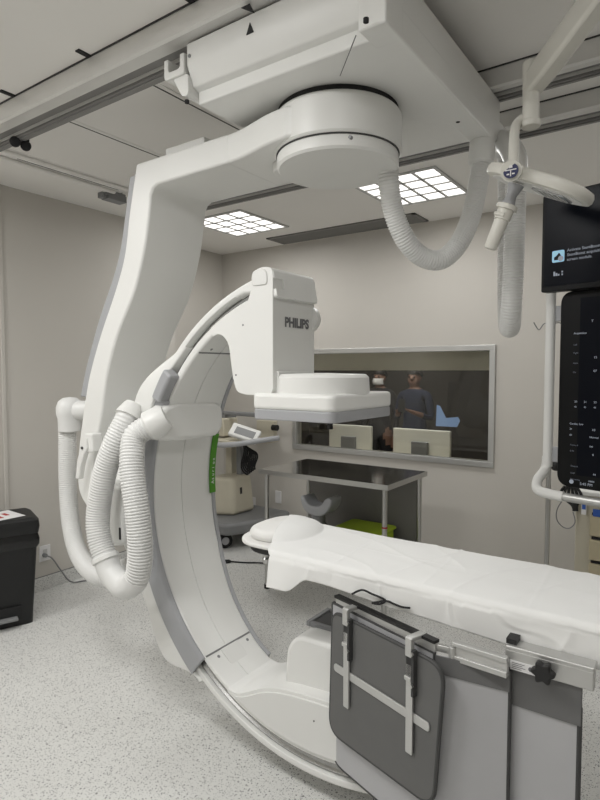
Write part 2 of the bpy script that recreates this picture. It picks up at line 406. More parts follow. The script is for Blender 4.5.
# carriage
zb, zt = 2.572, 2.765
carp = round_poly([(-1.54, 1.53), (-.75, 1.53), (-.75, 2.505), (-.845, 2.505), (-.845, 2.22), (-.985, 2.09), (-1.54, 2.09)], 0, 1)
carp = [(-1.54, 1.53), (-.75, 1.53), (-.75, 2.505), (-.845, 2.505), (-.845, 2.22), (-.985, 2.09), (-1.54, 2.09)]
carriage = MB().prism(carp, zb, 2.66, 'xy').build('carriage', 'white', g, bevel=.006)
MB().box(-1.538, -.752, 1.56, 2.56, 2.625, zt).build('upper_body', 'white', carriage, bevel=.006)
c2 = MB().prism([(1.475, 2.692), (1.475, zt), (1.575, zt), (1.575, 2.60), (1.505, 2.625)], -1.541, -.84, 'yz')
c2.build('front_beam', 'white', carriage, bevel=.005)
MB().box(-.838, -.7485, 1.47, 1.58, zb-.0015, zt).build('end_cover', 'white', carriage, bevel=.006)
ub = round_poly([(-1.655, 2.738), (-1.655, 2.665), (-1.55, 2.665), (-1.55, 2.738), (-1.572, 2.738), (-1.572, 2.69), (-1.633, 2.69), (-1.633, 2.738)], [.004, .014, .014, .004, .004, .012, .012, .004], 3)
MB().prism(ub, 1.47, 1.56, 'xz').build('rail_bracket', 'white', carriage, bevel=.003)
MB().prism(round_poly([(-1.62, 2.668), (-1.54, 2.668), (-1.54, 2.59), (-1.57, 2.59)], .015, 3), 1.48, 1.56, 'xz').build('bracket_web', 'white', carriage, bevel=.004)
sm = MB()
def seamline(a, b): 
    p, q_ = onZ(*a, zb-.0006), onZ(*b, zb-.0006); d_ = (q_-p).normalized(); n_ = Vector((-d_.y, d_.x, 0))*.0013
    sm.poly([p-n_, q_-n_, q_+n_, p+n_, p-n_+Vector((0, 0, .003)), q_-n_+Vector((0, 0, .003)), q_+n_+Vector((0, 0, .003)), p+n_+Vector((0, 0, .003))], [(0, 1, 2, 3), (7, 6, 5, 4), (0, 4, 5, 1), (1, 5, 6, 2), (2, 6, 7, 3), (3, 7, 4, 0)])
seamline((356, 36), (340, 76))
sm.build('panel_seam', 'linegrey', carriage)
for px, py, z in ((187, 103, zb), (366, 22, zb), (458, 122, zb)):
    q = onZ(px, py, z)
    MB().cyl(q+Vector((0, 0, -.001)), q+Vector((0, 0, .01)), .008, n=16).build('screw_hole', 'rubber', carriage)
q = onY(189.5, 56, 1.474); MB().cyl(q+Vector((0, -.003, 0)), q+Vector((0, .004, 0)), .006, n=14).build('screw', 'midgrey', carriage)
q = onY(250, 28, 1.474); MB().prism([(q.x-.016, q.z-.018), (q.x+.016, q.z-.018), (q.x, q.z+.018)], 1.473, 1.476).build('arrow_mark', 'arrow', carriage)
q = onZ(250, 4.5, 2.77); MB().prism([(q.x-.018, q.y-.022), (q.x+.018, q.y-.022), (q.x, q.y+.022)], 2.7535, 2.756, 'xy').build('arrow_mark', 'arrow', ra)
# cable beam behind carriage
cb = MB().box(-.815, -.7515, 2.49, 3.05, 2.582, 2.68)
cb.build('cable_beam', 'white', g, bevel=.006)
# support arm : column, beam, hub
left = [(-2.104, 2.527), (-2.158, 2.319), (-2.198, 2.134), (-2.269, 1.98), (-2.381, 1.788), (-2.466, 1.619), (-2.516, 1.48), (-2.575, 1.25), (-2.60, 1.10)]
right = [(-2.47, 1.10), (-2.435, 1.24), (-2.385, 1.40), (-2.344, 1.571), (-2.259, 1.769), (-2.128, 1.968), (-2.051, 2.166), (-2.015, 2.34)]
prof = [tuple(p) for p in spline(left, 6)]+[tuple(p) for p in spline([(-2.60, 1.10), (-2.59, .99), (-2.53, .92), (-2.47, .91), (-2.44, .98)], 5)][1:]
prof += [tuple(p) for p in spline(right, 6)]+[(-2.01, 2.375), (-1.995, 2.40), (-1.97, 2.412), (-1.62, 2.418), (-1.55, 2.418), (-1.55, 2.53)]
arm = MB().prism(prof, 1.70, 2.045, 'xz')
hr = .242
pl = [(-1.60, 2.0435), (-1.60, 1.7015)]
pl += [tuple(p) for p in spline([(-1.55, 1.7012), (-1.48, 1.692), (-1.40, 1.672), (-1.32, 1.650), (-1.22, 1.637)], 6)]
for k in range(0, 40):
    a = R(-100+k*(260)/39); pl.append((CX+hr*math.cos(a), CYC+hr*math.sin(a)))
pl += [(-1.44, 2.02), (-1.52, 2.0435)]
arm.prism(pl, 2.4192, 2.5288, 'xy')
arm.lathe([(hr-.004, 2.41), (hr, 2.42), (hr, 2.545), (hr-.01, 2.553)], (CX, CYC, 0), n=72)
armo = arm.build('support_arm', 'white', g, bevel=.01)
MB().cyl((CX, CYC, 2.552), (CX, CYC, 2.573), .228, n=64).build('turntable_gap', 'rubber', armo)
d = MB().lathe([(.222, 2.360), (.230, 2.368), (.230, 2.403), (.226, 2.412)], (CX, CYC, 0), n=72)
dk = d.build('hub_disc', 'white', armo)
MB().lathe([(.233, 2.407), (.233, 2.4125)], (CX, CYC, 0), n=72).build('disc_gap', 'seam', armo)
MB().cyl((CX-.205, CYC-.03, 2.385), (CX-.205, CYC-.03, 2.42), .065, n=40).build('latch', 'white', armo, bevel=.006)
q = onY(350, 137, CYC-hr); MB().cyl(q+Vector((0, -.002, 0)), q+Vector((0, .01, 0)), .006, n=14).build('screw', 'midgrey', armo)
MB().box(-1.98, -1.74, 1.76, 1.9, 2.53, 2.585).build('cover_box', 'white', armo, bevel=.008)
gl = [(-2.165, 2.485), (-2.209, 2.295), (-2.245, 2.16), (-2.305, 2.032), (-2.419, 1.84), (-2.524, 1.62), (-2.579, 1.470)]
gp = [tuple(p) for p in spline(gl, 6)]+[(-2.51, 1.470)]+[tuple(p) for p in spline([(-2.46, 1.619), (-2.37, 1.788), (-2.262, 1.98), (-2.19, 2.134), (-2.15, 2.319), (-2.105, 2.49)], 6)]
MB().prism(gp, 1.712, 2.03, 'xz').build('side_cover', 'grey', armo, bevel=.006)
# pivot
pv = MB().lathe([(.10, -.36), (.17, -.35), (.185, -.30), (.185, -.06), (.19, 0), (.2, .10)], (-2.16, CYC, CZC), (1, 0, 0), 48)
piv = pv.build('pivot_drum', 'whitelow', g)
bp = round_poly([(-2.36, 1.05), (-2.27, 1.09), (-2.14, 1.07), (-2.14, .80), (-2.27, .775), (-2.33, .80)], .03, 4)
bo = MB().prism(bp, 1.625, 1.80, 'xz').build('pivot_block', 'white', piv, bevel=.018)
q = onY(120, 532, 1.625)
box(q.x-.006, q.x+.006, 1.623, 1.64, q.z-.035, q.z+.02).build('slot', 'rubber', piv)
bp2 = [tuple(p) for p in spline([(-2.25, .80), (-2.18, .68), (-2.06, .47), (-2.02, .42), (-1.95, .50), (-2.05, .70), (-2.12, .80)], 5, True)]
MB().prism(bp2, 1.70, 2.03, 'xz').build('lower_cover', 'whitelow', piv, bevel=.012)
# C arc
RI, RO = .85, .95
def yb_at(th):
    pts = [(95, 1.97), (120, 1.985), (140, 2.02), (160, 2.06), (185, 2.07), (200, 2.06), (218, 2.02), (235, 1.99), (300, 1.98)]
    for (a, ya), (b, yb_) in zip(pts, pts[1:]):
        if th <= b: return ya+(yb_-ya)*max(0, (th-a))/(b-a)
    return pts[-1][1]
YF = 1.70
def csec(th):
    yb_ = yb_at(th); ym = (YF+yb_)/2-.02
    g1 = .883-.015*min(1, max(0, (th-200)/20))
    pts = [(RI, YF), (RI, ym-.0025), (RI+.004, ym-.0015), (RI+.004, ym+.0015), (RI, ym+.0025), (RI, yb_), (RO, yb_), (RO, YF), (.922, YF), (.922, YF+.055), (g1, YF+.055), (g1, YF)]
    return round_poly(pts, [.012, 0, 0, 0, 0, .012, .014, .008, .004, 0, 0, .004], 3)
arc = MB().ring(CX, CZC, 100, 286, 130, csec).build('c_arc', 'white', g)
MB().ring(CX, CZC, 105, 285, 120, lambda th: [(.884-.015*min(1, max(0, (th-200)/20)), YF+.046-.022*min(1, max(0, (th-200)/20))), (.884-.015*min(1, max(0, (th-200)/20)), YF+.054), (.921, YF+.054), (.921, YF+.042-.022*min(1, max(0, (th-200)/20))), (.910, YF+.036-.022*min(1, max(0, (th-200)/20))), (.902, YF+.044-.022*min(1, max(0, (th-200)/20)))]).build('guide_rail', 'groove', arc)
MB().ring(CX, CZC, 125, 240, 90, lambda th: round_poly([(RI-.004, yb_at(th)-.004), (RI-.004, yb_at(th)+.018), (RO, yb_at(th)+.018), (RO, yb_at(th)-.004)], .004, 2)).build('edge_trim', 'grey', arc)
MB().ring(CX, CZC, 163, 183.5, 24, lambda th: [(RI-.0065, yb_at(th)-.022), (RI-.0065, yb_at(th)+.019), (RI-.0035, yb_at(th)+.019), (RI-.0035, yb_at(th)-.022)]).build('green_label', 'green', arc)
th = 180.5
for k, ch in enumerate('Azurion'):
    a = R(th-k*1.35); rad = RI-.0072; y = yb_at(th)-.014
    o_ = Vector((CX+rad*math.cos(a), y, CZC+rad*math.sin(a)))
    up_ = Vector((0, 1, 0)); tang = Vector((math.sin(a), 0, -math.cos(a)))*(1)
    text_obj(ch, .026, frame(o_+Vector((0, .022, 0)), tang, (0, -1, 0)), 'paper', 'lettering', arc)
# panel seams across the inner face
for th in (131.5, 230.8):
    MB().ring(CX, CZC, th-.25, th+.25, 2, lambda t: [(RI-.0015, YF+.004), (RI-.0015, yb_at(t)-.01), (RI+.002, yb_at(t)-.01), (RI+.002, YF+.004)]).build('panel_seam', 'linegrey', arc)
for y in (YF+.06, YF+.25):
    for th in (232.5,):
        a = R(th); n_ = Vector((-math.cos(a), 0, -math.sin(a))); q = Vector((CX+RI*math.cos(a), y, CZC+RI*math.sin(a)))
        MB().cyl(q-n_*.004, q+n_*.0015, .007, n=14).build('screw', 'midgrey', arc)
a = R(130); n_ = Vector((-math.cos(a), 0, -math.sin(a))); q = Vector((CX+RI*math.cos(a), YF+.06, CZC+RI*math.sin(a)))
MB().cyl(q-n_*.004, q+n_*.0015, .006, n=14).build('screw', 'midgrey', arc)
# sleeve that carries the arc
def ssec(th):
    t0 = min(1, max(0, (th-134)/20)); t0 = t0*t0*(3-2*t0)
    t1 = min(1, max(0, (234-th)/11)); t1 = t1*t1*(3-2*t1)
    bul = .05*math.exp(-((th-221)/9)**2)
    ro = .945+(.085+bul)*min(t0, t1); yf = 1.70-.04*t0 if th < 170 else 1.685
    if 160 < th < 170: yf = 1.66+.025*(th-160)/10
    ri = .915 if th < 158 else .95
    return round_poly([(ri, yf), (ri, 2.07), (ro, 2.07), (ro, yf)], [.008, .01, .02, .02], 3)
sl = MB().ring(CX, CZC, 134, 234, 90, ssec).build('arc_sleeve', 'white', g)
MB().ring(CX, CZC, 150, 231, 80, lambda th: round_poly([(.852, YF+.002), (.852, YF-.012), (.862, YF-.022), (.955, YF-.022), (.965, YF-.012), (.965, YF+.002)], .006, 2)).build('grey_guard', 'grey', sl, bevel=.004)
MB().ring(CX, CZC, 141.5, 151, 12, lambda th: [(.862, YF+.004), (.862, YF-.055), (.918, YF-.055), (.918, YF+.004)]).build('grey_block', 'grey', sl, bevel=.014)
# hose clamp bridging the inner face
cl = MB()
pc = round_poly([(1.665, 1.30), (1.665, 1.455), (2.035, 1.455), (2.035, 1.30)], [.02, .03, .06, .03], 6)
pc = [(1.60, 1.345), (1.635, 1.42), (1.68, 1.45), (1.74, 1.462)]+[tuple(p) for p in spline([(1.85, 1.458), (1.97, 1.452), (2.025, 1.43), (2.035, 1.38), (2.03, 1.325), (1.99, 1.29)], 4)]+[(1.85, 1.287), (1.72, 1.29), (1.64, 1.30)]
cl.prism(pc, -1.99, -1.895, 'yz')
clo = cl.build('hose_clamp', 'white', g, bevel=.022, seg=4)
h1 = [onY(*q) for q in ((128, 416, 1.62), (124, 424, 1.60), (115, 443, 1.57), (105, 472, 1.55), (98.5, 510, 1.54), (99, 536, 1.53), (106, 560, 1.53), (112, 574, 1.53), (124, 586.5, 1.53), (135, 581, 1.53), (139.5, 565, 1.53), (140, 540, 1.53), (137, 510, 1.53), (133, 480, 1.535), (132, 456, 1.55), (135.5, 436, 1.58), (143, 424, 1.63))]
h1[-1].x = -1.935
hz = hose(h1, .053, .0125, .0055, 28).build('cable_hose', 'hose', g, smooth=180)
sp = spline(h1, 24)
i = 24*6-2
MB().tube([sp[i-3], sp[i-2], sp[i+2], sp[i+3]], [.054, .060, .060, .054], 28).build('collar', 'white', hz)
el = sp[24*6+2:24*9+8]
MB().tube(el, .0527, 24).build('smooth_elbow', 'hose', hz)
v = (sp[-1]-sp[-12]).normalized()
MB().tube([sp[-9], sp[-7], sp[-1]+v*.03, sp[-1]+v*.07], [.058, .066, .066, .05], 28).build('hose_socket', 'white', hz)
v = (sp[0]-sp[12]).normalized()
MB().tube([sp[8], sp[6], sp[0], sp[0]+v*.06], [.058, .063, .06, .04], 28).build('hose_socket', 'white', hz)
# left hose
h2 = [onY(*q) for q in ((67.5, 428, 1.76), (67.5, 450, 1.76), (68, 490, 1.76), (71, 525, 1.74), (78, 552, 1.71), (90, 570, 1.67), (104, 577, 1.65), (118, 575, 1.68), (128, 566, 1.75))]
h2o = hose(h2, .047, .011, .0045, 24).build('cable_hose', 'hose', g, smooth=180)
q = onY(70, 411, 1.76)
eb = MB(); eb.lathe([(.001, .075), (.035, .070), (.058, .052), (.070, .02), (.070, -.015), (.062, -.04), (.061, -.105)], q, (0, 0, 1), 32)
eb.tube([q, q+Vector((.06, .02, .005)), q+Vector((.14, .05, .01))], [.055, .05, .05], 24)
eb.build('hose_elbow', 'hose', h2o)
lv = [onY(*q_, 1.64) for q_ in ((84, 433.5), (92, 434), (92.5, 452.5), (86, 453))]
lb = MB().prism([(p.x, p.z) for p in lv], 1.64, 1.70).build('release_lever', 'white', piv, bevel=.008)
lv = [onY(*q_, 1.63) for q_ in ((86, 438), (81, 446), (77, 459), (75, 479), (78.5, 479.5), (80.5, 466), (83.5, 455), (87, 449))]
MB().prism([(p.x, p.z) for p in lv], 1.63, 1.66).build('lever_handle', 'white', lb, bevel=.006)
q = onY(82.0, 448, 1.628); MB().cyl(q+Vector((0, -.003, 0)), q+Vector((0, .01, 0)), .007, n=12).build('button', 'seam', lb)
# detector housing at the top end
hp = []
for k in range(13): a = R(131-k*2); hp.append((CX+RI*math.cos(a), CZC+RI*math.sin(a)))
inner_top = hp[:1]
hpoly = []
for k in range(20):
    a = R(123.5-k*.76); hpoly.append((CX+.882*math.cos(a), CZC+.882*math.sin(a)))
hpoly += [tuple(p) for p in spline([(-1.43, 1.915), (-1.425, 1.955), (-1.405, 1.985), (-1.37, 1.993), (-1.335, 1.985), (-1.325, 1.965)], 4)]
hpoly += [(-1.325, 1.53)]
hpoly += [tuple(p) for p in spline([(-1.335, 1.513), (-1.40, 1.507), (-1.46, 1.507), (-1.505, 1.52), (-1.524, 1.56), (-1.536, 1.62), (-1.546, 1.685), (-1.559, 1.718), (-1.582, 1.740), (-1.61, 1.747), (-1.634, 1.739)], 5)]
dh = MB().prism(hpoly, 1.695, 1.975, 'xz').build('detector_housing', 'white', g, bevel=.022, seg=5)
tp = []
for k in range(8): a = R(113-k*1.5); tp.append((CX+.9505*math.cos(a), CZC+.9505*math.sin(a)))
tp += [(-1.33, 1.972), (-1.33, 1.90), (-1.45, 1.90)]
for k in range(3): a = R(110+k*1.5); tp.append((CX+.916*math.cos(a), CZC+.916*math.sin(a)))
MB().prism(tp, 1.6985, 1.969, 'xz').build('top_cap', 'white', dh, bevel=.010)
cc = onY(264, 283, 1.694)
MB().prism(round_poly([(-1.425, 1.925), (-1.425, 1.985), (-1.35, 1.985), (-1.35, 1.925)], [.015, .035, .035, .015], 5), 1.690, 1.70).build('end_plate', 'whitelow', dh, bevel=.003)
text_obj('PHILIPS', .051, frame((-1.3235, 1.768, 1.772), (0, 1, 0), (0, 0, 1)), 'print', 'lettering', dh, offset=.002)
kb = MB().lathe([(.055, 0), (.055, .025), (.04, .05), (.01, .058)], (-1.355, 1.96, 1.815), (0, 1, 0), 28)
kb.build('side_knob', 'white', dh)
for px, py in ((243, 325), (236, 375)):
    q = onY(px, py, 1.695); MB().cyl(q+Vector((0, -.001, 0)), q+Vector((0, .004, 0)), .004, n=12).build('screw', 'midgrey', dh)
# detector : round plate, body and grey lower band
dx0, dx1, dy0, dy1 = -1.42, -1.045, 1.675, 2.145
dp = MB()
dcx, dcy = (dx0+dx1)/2, (dy0+dy1)/2
dp.lathe([(.188, 1.505), (.194, 1.515), (.190, 1.575), (.178, 1.588), (.03, 1.592)], (dcx-.005, dcy-.02, 0), n=64)
dp.box(-1.41, -1.315, 1.715, 1.955, 1.508, 1.60)
det = dp.build('detector_mount', 'white', g, bevel=.004)
dsh = round_poly([(dx0, dy0), (dx1, dy0), (dx1, dy1), (dx0, dy1)], .04, 6)
MB().prism(dsh, 1.453, 1.516, 'xy').build('detector_body', 'white', det, bevel=.014, seg=4)
dsh2 = round_poly([(dx0+.002, dy0+.002), (dx1-.002, dy0+.002), (dx1-.002, dy1-.002), (dx0+.002, dy1-.002)], .04, 6)
MB().prism(dsh2, 1.416, 1.455, 'xy').build('detector_face', 'grey', det, bevel=.004)
MB().cyl((-1.20, 1.9, 1.37), (-1.20, 1.9, 1.41), .012, n=14).build('sensor', 'black', det)
# X-ray tube housing at the bottom end
bt = [tuple(p) for p in spline([(-1.562, .296), (-1.54, .290), (-1.51, .292), (-1.444, .322), (-1.37, .36), (-1.279, .385), (-1.17, .398), (-1.07, .405), (-.90, .408)], 5)]
for k in range(30):
    a = R(281-k*(281-242)/29); bt.append((CX+.862*math.cos(a), CZC+.862*math.sin(a)))
tb = MB().prism(bt, 1.690, 1.985, 'xz').build('tube_housing', 'white', g, bevel=.012, seg=4)
fp = [tuple(p) for p in spline([(-1.515, .280), (-1.485, .288), (-1.444, .306), (-1.37, .344), (-1.279, .37), (-1.17, .383), (-1.07, .39), (-.90, .393)], 5)]
for k in range(24):
    a = R(280-k*(280-245)/23); fp.append((CX+.848*math.cos(a), CZC+.848*math.sin(a)))
MB().prism(fp, 1.684, 1.70, 'xz').build('front_panel', 'whitelow', tb, bevel=.003)
q = onY(314, 721, 1.684); MB().cyl(q+Vector((0, -.002, 0)), q+Vector((0, .003, 0)), .003, n=10).build('screw', 'seam', tb)
bk = round_poly([(-1.315, .36), (-1.305, .52), (-1.255, .578), (-.90, .585), (-.90, .36)], [0, .08, .05, .02, 0], 5)
MB().prism(bk, 1.75, 2.05, 'xz').build('tube_block', 'whitelow', tb, bevel=.02)
MB().box(-1.262, -.93, 1.868, 1.995, .575, .588).build('collimator_window', 'black', tb, bevel=.004)
fr_ = MB()
for a_ in ((-1.28, -1.26, 1.85, 2.01), (-1.26, -.92, 1.993, 2.01), (-1.26, -.92, 1.85, 1.87)): fr_.box(*a_, .573, .594)
fr_.build('collimator_frame', 'midgrey', tb, bevel=.004)
a = R(230.9); q = Vector((CX+RI*math.cos(a), 1.845, CZC+RI*math.sin(a))); nn = Vector((-math.cos(a), 0, -math.sin(a))); tg = Vector((-math.sin(a), 0, math.cos(a)))
tong = [(-.055, -.028), (.055, -.028), (.055, .03)]+[(.055*math.cos(R(x)), .03+.055*math.sin(R(x))) for x in range(15, 180, 15)]+[(-.055, .03)]
MB().prism([(p[0], p[1]) for p in tong], -.004, .004, fn=lambda x, y, h: q+Vector((0, 1, 0))*x+tg*(y+.03)+nn*h).build('end_tab', 'whitelow', tb, bevel=.002)
# hanging hose from hub to carriage end
hu = [onY(388, 160, 2.02), onY(389, 185, 2.03), onY(394, 213, 2.07), onY(405, 239, 2.12), onY(421, 256, 2.19), onY(440, 260, 2.26), onY(457, 246, 2.33), onY(469, 222, 2.39), onY(476, 195, 2.43), onY(481, 165, 2.46), onY(482, 150, 2.46)]
ho = hose(hu, .041, .011, .0048, 24).build('cable_hose', 'hose', g, smooth=180)
v = Vector((0, 0, 1))
MB().tube([hu[-2]-v*.0, hu[-2]+v*.01, hu[-1]+v*.0, hu[-1]+v*.06], [.044, .053, .053, .05], 28).build('hose_socket', 'white', ho)
hv = [Vector((-.665, 2.50, 2.44)), Vector((-.665, 2.50, 2.25)), Vector((-.668, 2.50, 2.02)), Vector((-.675, 2.51, 1.88)), Vector((-.695, 2.57, 1.80)), Vector((-.72, 2.64, 1.80)), Vector((-.745, 2.70, 1.88)), Vector((-.755, 2.72, 2.05)), Vector((-.76, 2.73, 2.3)), Vector((-.77, 2.74, 2.62))]
ho2 = hose(hv, .043, .011, .0048, 24).build('cable_hose', 'hose', g, smooth=180)
MB().tube(spline([hv[0]-Vector((0, 0, .03)), hv[0], hv[0]+Vector((-.01, .01, .06)), hv[0]+Vector((-.05, .05, .13)), hv[0]+Vector((-.10, .10, .17))], 6), .0475, 28).build('hose_socket', 'white', ho2)

# ------------------------------------------------------------------ patient table
TX0, TX1, TY0, TY1 = -1.28, .75, 1.66, 2.075
pt = thing('patient_table', 'patient table with thin top on a pedestal, covered by the white sheet', 'table', (.45, 1.9, 0))
tp_ = MB().prism(round_poly([(TX0, TY0+.05), (TX1, TY0), (TX1, TY1), (TX0, TY1-.05)], .08, 5), .862, .908, 'xy').build('table_top', 'whitelow', pt, bevel=.01)
MB().prism(round_poly([(.35, 1.72), (.72, 1.72), (.72, 2.08), (.35, 2.08)], .06, 5), 0.03, .862, 'xy').build('pedestal', 'whitelow', pt, bevel=.01)
MB().prism(round_poly([(.2, 1.6), (.95, 1.6), (.95, 2.2), (.2, 2.2)], .1, 5), 0, .05, 'xy').build('base_plate', 'grey', pt, bevel=.01)
f = MB().box(-.40, .75, TY0-.012, TY0-.002, .84, .862)
f.build('side_rail', 'steel', pt, bevel=.002)
# head pad
hd = thing('head_pad', 'white domed head pad on a black plate at the far end of the patient table', 'head rest', (-1.44, 1.90, .86))
def oval(cx, cy, a, b, n=40, e=2.6):
    o = []
    for k in range(n):
        t = 2*PI*k/n; c, s_ = math.cos(t), math.sin(t)
        o.append((cx+a*abs(c)**(2/e)*(1 if c > 0 else -1), cy+b*abs(s_)**(2/e)*(1 if s_ > 0 else -1)))
    return o
hcx, hcy = -1.425, 1.905
MB().prism(oval(hcx-.015, hcy, .108, .15), .908, .955, 'xy').build('pad', 'pad', hd, bevel=.022, seg=5)
MB().prism(oval(hcx-.005, hcy, .155, .178), .892, .910, 'xy').build('pad_flange', 'pad', hd, bevel=.007)
MB().prism(oval(hcx+.01, hcy, .135, .155), .862, .892, 'xy').build('pad_plate', 'black', hd, bevel=.008)
q = onZ(264, 549, .84); kn = MB().cyl((q.x, q.y+.02, .79), (q.x, q.y+.02, .868), .014); kn.lathe([(.018, 0), (.02, .02), (.012, .03)], (q.x, q.y+.02, .775), n=20)
kn.build('clamp_post', 'steel', hd)
# sheet
def sstep(a, b, x):
    t = max(0, min(1, (x-a)/(b-a))); return t*t*(3-2*t)
def sheet_fn(u, v):
    vv = min(1, max(0, (v-.18)/.72))
    X0 = -1.305-.20*vv**.8
    X = X0+(TX1-.02-X0)*u
    far = .05; zt = .926; rr = .022
    y0, y1 = TY0-.014, TY1+.014
    hem = .076+.040*sstep(-1.1, -.2, X)+.004*math.sin(X*7+.5)+.004*noise.noise((X*4, 3, 0))
    hem += .055*sstep(-1.13, -1.22, X)
    L = hem+(y1-y0)+far; s_ = v*L
    h0 = hem-rr; hl = rr*1.57
    if s_ < h0: P = Vector((X, y0-.003*math.sin(X*9)-(h0-s_)*.16*sstep(-1.13, -1.25, X), zt-rr-(h0-s_)))
    elif s_ < h0+hl:
        a = (s_-h0)/hl*PI/2; P = Vector((X, y0+rr-rr*math.cos(a), zt-rr+rr*math.sin(a)))
    elif s_ < h0+hl+(y1-y0-2*rr): P = Vector((X, y0+rr+s_-h0-hl, zt))
    else:
        e_ = s_-(h0+hl+(y1-y0-2*rr)); a = min(PI/2, e_/hl*PI/2)
        P = Vector((X, y1-rr+rr*math.sin(a), zt-rr+rr*math.cos(a)-max(0, e_-hl)))
    if P.z > .90:
        dx, dy = (P.x-hcx+.015)/.165, (P.y-hcy)/.195
        P.z += .037*max(0, 1-(max(0, dx)**2+dy*dy)**2) if dx < 1 else 0
    w = .003*noise.noise((P.x*3.2, P.y*6, P.z*6))+.0018*noise.noise((P.x*9+P.y*7, P.y*11-P.x*4, P.z*9))
    rid = 1-abs(noise.noise((P.x*2.1+5, P.y*3.3+P.x*1.3, P.z*4)))*2.4
    w += .0028*max(0, rid)**8
    rid2 = 1-abs(noise.noise((P.x*4.0+9, P.y*2.6-P.x*2.2, P.z*3+2)))*2.6
    w += .0028*max(0, rid2)**8
    if P.z > .92:
        for fx in (-.95, -.62, -.30): w += .0011*math.exp(-((P.x-fx+.05*P.y)/.006)**2)
        w += .0008*math.exp(-((P.y-1.88)/.006)**2)
    if P.z > .90: P.z += w+.002
    else: P.y -= abs(w)*1.5*(1 if P.y < 1.85 else -1)+.001
    return P
sh = MB().grid(sheet_fn, 420, 150)
so = sh.build('bed_sheet', 'sheet', smooth=80)
tag(so, 'crumpled white sheet covering the patient table', 'sheet')
sd = so.modifiers.new('solid', 'SOLIDIFY'); sd.thickness = .0015
# thin black cable under the table
cbp = [onY(*q_, 1.635) for q_ in ((352, 594), (362, 590), (372, 594), (385, 600), (380, 604), (372, 603))]
tag(MB().tube(spline(cbp, 8), .0035, 8).tube(spline([onY(*q_, 1.635) for q_ in ((372, 603), (386, 601), (394, 604), (402, 607), (410, 608))], 8), .0035, 8).build('table_cable', 'rubber'), 'thin black cable looping below the sheet above the shield rail', 'cable')

# ------------------------------------------------------------------ under-table radiation shield
A0 = Vector((-1.05, 1.700, 0)); U = Vector((.95, -.313, 0)).normalized(); N = Vector((.313, .95, 0)).normalized()
ls = thing('radiation_shield', 'grey lead-vinyl curtain with metal rail clamped below the near table edge', 'radiation shield', (-.6, 1.6, 0))
def sp_(a, off, z): return A0+U*a-N*off+Vector((0, 0, z))
def sprism(poly, o0, o1): return MB().prism(poly, o0, o1, fn=lambda a, z, h: sp_(a, h, z))
rl = sprism([(.012, .772), (.46, .780), (.46, .806), (.012, .797)], -.010, .008).build('hanging_rail', 'alu', ls, bevel=.002)
sprism([(.008, .797), (.46, .806), (.46, .815), (.008, .806)], -.012, .011).build('rail_cap', 'black', rl)
# large curtain sheet, light grey with a dark band and piping
zl = .19
big = round_poly([(-.004, .775), (-.004, zl), (.25, zl), (.458, .15), (.458, .778)], [.01, .06, 0, 0, 0], 5)
cur = sprism(big, .002, .010).build('curtain_panel', 'skirt', ls)
pth = [sp_(x, .006, z) for x, z in big]
MB().tube(pth+[pth[0]], .006, 8).build('piping', 'shield_edge', cur)
# hinged link bars
lk = MB()
pA, pB = Vector((-.625, 1.555, .79)), Vector((-.425, 1.595, .79))
def bar(m, p, q_, z0, z1, th):
    d_ = (q_-p); d_.z = 0; d_.normalize(); n_ = Vector((-d_.y, d_.x, 0))*th/2
    vs = []
    for z in (z0, z1):
        for b in (p-n_, q_-n_, q_+n_, p+n_): vs.append(Vector((b.x, b.y, 0))+Vector((0, 0, z)))
    m.poly(vs, [(0, 1, 2, 3), (4, 7, 6, 5), (0, 4, 5, 1), (1, 5, 6, 2), (2, 6, 7, 3), (3, 7, 4, 0)])
p1, p2 = onZ(453, 650, .795), onZ(508, 667.5, .795)
p0 = sp_(.44, 0, .79)
bar(lk, p0, p1, .782, .802, .012)
lko = lk.build('link_bar', 'steel', ls, bevel=.002)
lk = MB(); bar(lk, p1, p2, .768, .784, .022); bar(lk, p1, p2, .810, .823, .022); bar(lk, p1, p2, .783, .811, .010); lk.cyl(p1*1+Vector((0, -.004, -.03)), p1+Vector((0, -.004, .012)), .011, n=16)
lk.build('link_bar', 'alu', ls, bevel=.002)
# middle curtain hanging below the link bars
m0 = sp_(.462, .004, 0); m1 = Vector((-.413, 1.590, 0)); mu_ = (m1-m0).normalized(); mn_ = Vector((mu_.y, -mu_.x, 0)); ml = (m1-m0).length
def mp_(a, z, h): return m0+mu_*a+mn_*h+Vector((0, 0, z))
mc = MB().prism([(0, .10), (ml, .10), (ml, .77), (0, .775)], 0, .008, fn=mp_).build('curtain_panel', 'skirt', ls)
MB().prism([(0, .725), (ml, .715), (ml, .772), (0, .777)], .0075, .011, fn=mp_).build('curtain_band', 'band', mc)
MB().tube([mp_(ml, .09, .004), mp_(ml, .772, .004)], .006, 8).tube([mp_(0, .10, .004), mp_(ml, .10, .004)], .006, 8).build('piping', 'shield_edge', mc)
